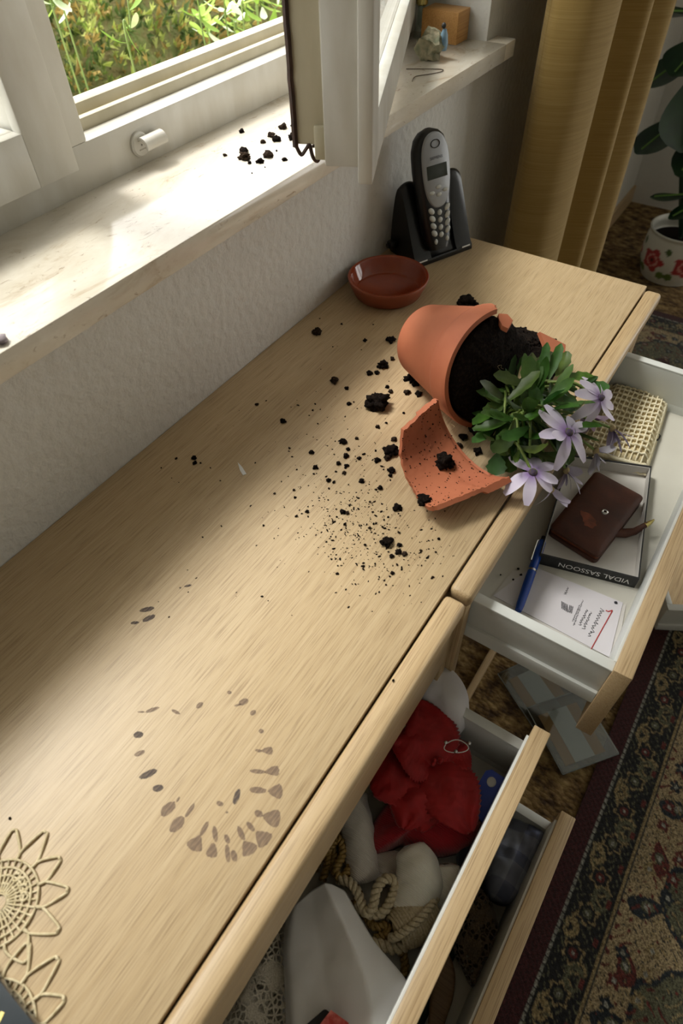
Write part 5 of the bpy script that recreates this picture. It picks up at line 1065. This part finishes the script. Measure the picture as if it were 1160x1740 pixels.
tag(obj('dry_twig', tube(spline([PZ(x, y, SILL + 0.0012) for x, y in ((690, 117), (725, 117), (751, 118), (749, 122), (730, 126), (706, 130), (700, 138))], 30), 0.0007, 5), m_bark), 'thin bent brown twig lying on the window sill', 'twig')
P = PZ(3, 583, SILL); tag(obj('pebble', lump(P + np.array([0, 0, 0.004]), 0.007, 0.006, 0.004, 8, 0.3), M('grey_pebble', (140, 128, 132), rough=0.6), smooth=180), 'small grey pebble at the front edge of the stone sill', 'pebble')

# ------------------------------------------------------------------ floor: jewel cases, loose drawer, planter
def case(c, rot, z, label):
    t = thing('jewel_case', label, 'jewel case', (*c, z)); M2 = rotz(rot); p = lambda g: xf(g, M2, (*c, z))
    obj('case_shell', p(join([box((-0.071, -0.0625, 0), (0.071, 0.0625, 0.0012)), box((-0.071, -0.0625, 0.0088), (0.071, 0.0625, 0.010)), box((-0.071, -0.0625, 0.0012), (-0.0695, 0.0625, 0.0088)), box((0.0695, -0.0625, 0.0012), (0.071, 0.0625, 0.0088))])), m_plast, t, smooth=0)
    obj('case_edge', p(join([tube(np.array([(-0.071, sy, 0.005), (0.071, sy, 0.005)]), 0.0012, 6) for sy in (-0.0625, 0.0625)] + [tube(np.array([(sx, -0.0625, 0.005), (sx, 0.0625, 0.005)]), 0.0012, 6) for sx in (-0.071, 0.071)])), m_edge, t)
    obj('inlay_card', p(box((-0.058, -0.018, 0.0025), (0.050, 0.026, 0.0032))), m_cardg, t, smooth=0, label='pale grey inlay')
    obj('inlay_card', p(box((-0.058, -0.042, 0.0022), (0.050, -0.018, 0.0028))), m_card, t, smooth=0, label='orange inlay'); obj('inlay_card', p(box((-0.058, 0.026, 0.0022), (0.050, 0.048, 0.0028))), m_card, t, smooth=0, label='orange inlay')
case((0.705, -0.570), math.radians(58), 0.0005, 'clear plastic jewel case with orange inlay lying flat on the carpet'); case((0.652, -0.655), math.radians(52), 0.0112, 'clear plastic jewel case resting on the edge of another one')
ld = thing('loose_drawer', 'white drawer taken out and put down on the rug beyond the desk', 'drawer', (1.15, -0.78, 0.009)); M2 = np.stack([np.array([0.5, -0.866, 0]), np.array([0.866, 0.5, 0]), zv], 1); p = lambda g: xf(g, M2, (0.980, -0.728, 0.0095))
obj('drawer_side', p(join([box((0, 0.004, 0.02), (0.42, 0.016, 0.083), 0.001), box((0, 0, 0), (0.42, 0.016, 0.022), 0.0015), box((0, 0, 0.080), (0.42, 0.016, 0.085), 0.001)])), m_lacq, ld)
obj('drawer_side', p(box((0, 0.26, 0), (0.42, 0.274, 0.085), 0.001)), m_lacq, ld); obj('drawer_back', p(box((0.001, 0.016, 0), (0.013, 0.26, 0.085), 0.001)), m_lacq, ld); obj('drawer_base', p(box((0.013, 0.016, 0.02), (0.42, 0.26, 0.026))), m_oak2, ld, smooth=0); obj('drawer_front', p(box((0.42, -0.01, -0.0005), (0.44, 0.284, 0.12), 0.002)), m_oak2, ld)

pl0 = np.array([2.56, -0.315, 0.0]); pln = thing('planter', 'white ceramic planter painted with red flowers standing on the carpet', 'planter', pl0)
prof = [(0.0, 0.0005), (0.085, 0.0005), (0.098, 0.012), (0.112, 0.05), (0.118, 0.10), (0.115, 0.145), (0.112, 0.165), (0.116, 0.178), (0.110, 0.180), (0.104, 0.165), (0.100, 0.13), (0.0, 0.128)]
prs = spline([(r, 0, z) for r, z in prof], 90); V, F = lathe([(max(0.0, p_[0]), max(0.0005, p_[2])) for p_ in prs], 120); ang = np.arctan2(V[:, 1], V[:, 0]); rr_ = np.hypot(V[:, 0], V[:, 1])
cc = np.tile(s2l((206, 204, 192)), (len(V), 1)); out_ = np.arange(len(V)) < len(V) * 0.62
for k in range(6):
    da = (ang - (k * 2 * np.pi / 6 + 0.55) + np.pi) % (2 * np.pi) - np.pi; dx, dz = da * 0.115, V[:, 2] - 0.088; r_ = np.hypot(dx, dz); th_ = np.arctan2(dz, dx)
    cc[out_ & (np.hypot(dx - 0.045, dz + 0.045) < 0.016)] = s2l((96, 116, 52)); cc[out_ & (np.hypot(dx + 0.045, dz + 0.045) < 0.016)] = s2l((86, 106, 48)); cc[out_ & (np.hypot(dx - 0.05, dz - 0.045) < 0.012)] = s2l((70, 90, 48))
    cc[out_ & (r_ < 0.040 + 0.006 * np.cos(5 * th_))] = s2l((168, 58, 62)); cc[out_ & (np.abs(r_ - 0.020) < 0.003)] = s2l((206, 150, 140)); cc[out_ & (r_ < 0.008)] = s2l((66, 36, 40))
obj('painted_pot', (V + pl0, F), m_planter, pln, smooth=60, colr=cc); obj('potting_soil', xf(lathe([(0.0, 0.142), (0.06, 0.140), (0.103, 0.134)], 30), np.eye(3), pl0), m_soil, pln, smooth=180)
hp_ = thing('house_plant', 'dark broad leaved house plant growing in the painted planter behind the curtain', 'plant', pl0 + np.array([0, 0, 0.135])); root = pl0 + np.array([0, 0, 0.135])
def PX(x, y, X): d = ray(x, y); return CAM + d * ((X - CAM[0]) / d[0])
for k, (b, t, Xb, Xt, w) in enumerate([((1175, 185), (1080, 262), 2.50, 2.40, 0.17), ((1185, 80), (1092, 150), 2.5, 2.42, 0.19), ((1180, 20), (1110, 20), 2.55, 2.45, 0.20), ((1190, 120), (1160, 260), 2.45, 2.35, 0.20), ((1175, 330), (1104, 335), 2.52, 2.5, 0.08), ((1190, -20), (1120, -60), 2.6, 2.5, 0.2), ((1210, 330), (1135, 372), 2.5, 2.45, 0.10), ((1200, 60), (1140, 130), 2.45, 2.4, 0.2), ((1230, 200), (1150, 300), 2.42, 2.34, 0.16)]):
    B0, T0 = PX(*b, Xb), PX(*t, Xt); obj('stem', tube(spline([root, root * 0.5 + B0 * 0.5 + np.array([0.02, 0.03, 0.03]), B0], 14), 0.005, 7), m_darkleaf, hp_, smooth=180)
    lf = obj('leaf', leaf_g(B0, T0, w, droop=0.2, fold=0.25, n=12), m_darkleaf, hp_, smooth=180); obj('midrib', tube(np.array([B0 + (T0 - B0) * q + np.array([0, 0, 0.002 + 0.4 * 0.0]) for q in np.linspace(0, 0.9, 8)]), 0.003, 5), m_vein, lf)

# ------------------------------------------------------------------ garden outside
tag(obj('garden_ground', box((-3, 0.3, -0.3), (9, 9, -0.05)), m_grass, smooth=0), 'mossy garden ground outside the window', 'ground', kind='stuff')
def conifer(c, rx, ry, rz, n, label, seed):
    rg = np.random.default_rng(seed); t = thing('conifer_bush', label, 'bush', (c[0], c[1], -0.05)); gs = []; cols = []
    pal = [s2l((150, 162, 76)), s2l((112, 132, 58)), s2l((160, 138, 74)), s2l((74, 94, 42)), s2l((176, 184, 104))]
    for k in range(n):
        d = rg.normal(size=3); d /= np.linalg.norm(d); d[2] = abs(d[2]) if rg.random() < 0.75 else d[2]
        b = 0.80 + 0.24 * fbm(d * 2 + seed, 2.2, 3); P = np.array(c) + d * np.array([rx, ry, rz]) * (b + rg.uniform(-0.09, 0.06))
        o = d * 0.7 + rg.normal(size=3) * 0.45 + np.array([0, 0, 0.35]); Fm = frame(o, rg.normal(size=3)); L = rg.uniform(0.025, 0.06); pts_ = [(0, 0, 0)]
        V = np.array([(0, 0, 0), (0.006, 0, 0), (0.35 * L, 0.75 * L, 0.01), (0.18 * L, 0.5 * L, 0), (0.1 * L, L, 0), (-0.05 * L, 0.55 * L, 0.01), (-0.3 * L, 0.8 * L, 0)]) @ Fm.T + P
        V[:, 2] = np.maximum(V[:, 2], -0.045); gs.append((V, [[0, 1, 3], [1, 2, 3], [0, 3, 4], [0, 4, 5], [0, 5, 6]])); q = pal[rg.integers(0, 5) if fbm(d * 3, 2, 2) > -0.1 else 2 if rg.random() < 0.5 else 3]; cols.append(np.tile(np.array(q) * rg.uniform(0.7, 1.2), (7, 1)))
    obj('foliage', join(gs), m_con, t, smooth=0, colr=np.concatenate(cols), kind='stuff'); cv_ = lump(c, rx * 0.74, ry * 0.74, rz * 0.74, seed, 0.2, 1.5, ICO3); cv_[0][:, 2] = np.maximum(cv_[0][:, 2], -0.045); obj('inner_twigs', cv_, m_twigs, t, smooth=180); obj('trunk', tube(np.array([(c[0], c[1], -0.05), (c[0] + 0.02, c[1], c[2]), (c[0], c[1], c[2] + rz * 0.7)]), [0.05, 0.04, 0.01], 10), m_bark, t)
conifer((2.25, 2.25, 0.28), 0.95, 0.62, 0.72, 9000, 'tall yellow green conifer bush right outside the window', 3)
conifer((1.05, 2.35, 0.15), 0.75, 0.6, 0.62, 6000, 'low brownish conifer bush beside the tall one', 5)
conifer((3.6, 2.7, 0.45), 1.0, 0.7, 0.95, 7000, 'dark green conifer bush at the far side of the garden', 8)
conifer((3.0, 4.2, 0.5), 2.2, 0.8, 1.0, 6000, 'long conifer hedge behind the bushes', 11)
def shrub(name, stems, label, lw=(0.012, 0.02), ll=(0.04, 0.06), cols=((170, 196, 96), (214, 226, 196), (140, 172, 70)), n=9):
    P0 = stems[0][0]; t = thing(name, label, 'shrub', (P0[0], P0[1], -0.05))
    for pts_ in stems:
        S = spline(pts_, 40); obj('stem', tube(S, np.linspace(0.0024, 0.0014, 40), 6), m_stem, t, smooth=180)
        for k in range(n):
            i = int(14 + (k + 0.5) / n * 25); a = k * 2.4 + rng.uniform(0, 0.6); d = S[min(i + 1, 39)] - S[i - 1]; d /= np.linalg.norm(d); sd = np.cross(d, (0.1, 1, 0.2)); sd /= np.linalg.norm(sd); w = np.cross(d, sd)
            o = d * 0.5 + sd * math.cos(a) + w * math.sin(a); L = rng.uniform(*ll); c = np.array(s2l(cols[rng.integers(0, len(cols))])) * rng.uniform(0.85, 1.1); g = leaf_g(S[i], S[i] + o / np.linalg.norm(o) * L, rng.uniform(*lw), droop=0.2)
            obj('leaf', g, m_con, t, smooth=180, colr=np.tile(c, (len(g[0]), 1)))
def up(px, py, Y, h=0.35): P = PY(px, py, Y); return P
def stemline(p_top, p_low, Y): a, b = PY(*p_low, Y), PY(*p_top, Y); return [np.array([a[0], Y - 0.06, -0.05]), a, (a + b) / 2 + np.array([0.01, 0.01, 0]), b]
shrub('leafy_shoot', [stemline((212, -40), (232, 135), 0.62)], 'single upright green shoot with long leaves close to the window', (0.013, 0.018), (0.05, 0.065), ((196, 208, 150), (120, 150, 60)), 7)
shrub('leafy_shrub', [stemline(a, b, Y) for a, b, Y in (((330, -30), (352, 95), 0.85), ((375, -40), (392, 85), 0.9), ((420, -30), (418, 70), 0.8), ((455, -40), (440, 60), 0.85), ((500, -20), (440, 50), 0.8), ((345, 20), (362, 100), 0.95), ((400, 10), (405, 90), 0.95))], 'bright green leafy shrub close to the open casement', (0.018, 0.028), (0.045, 0.065), n=10)
shrub('leafy_shrub', [stemline(a, b, Y) for a, b, Y in (((80, -40), (104, 60), 1.0), ((125, -40), (118, 50), 1.05))], 'pale green leafy shrub beside the window mullion', (0.026, 0.04), (0.05, 0.075), n=11)
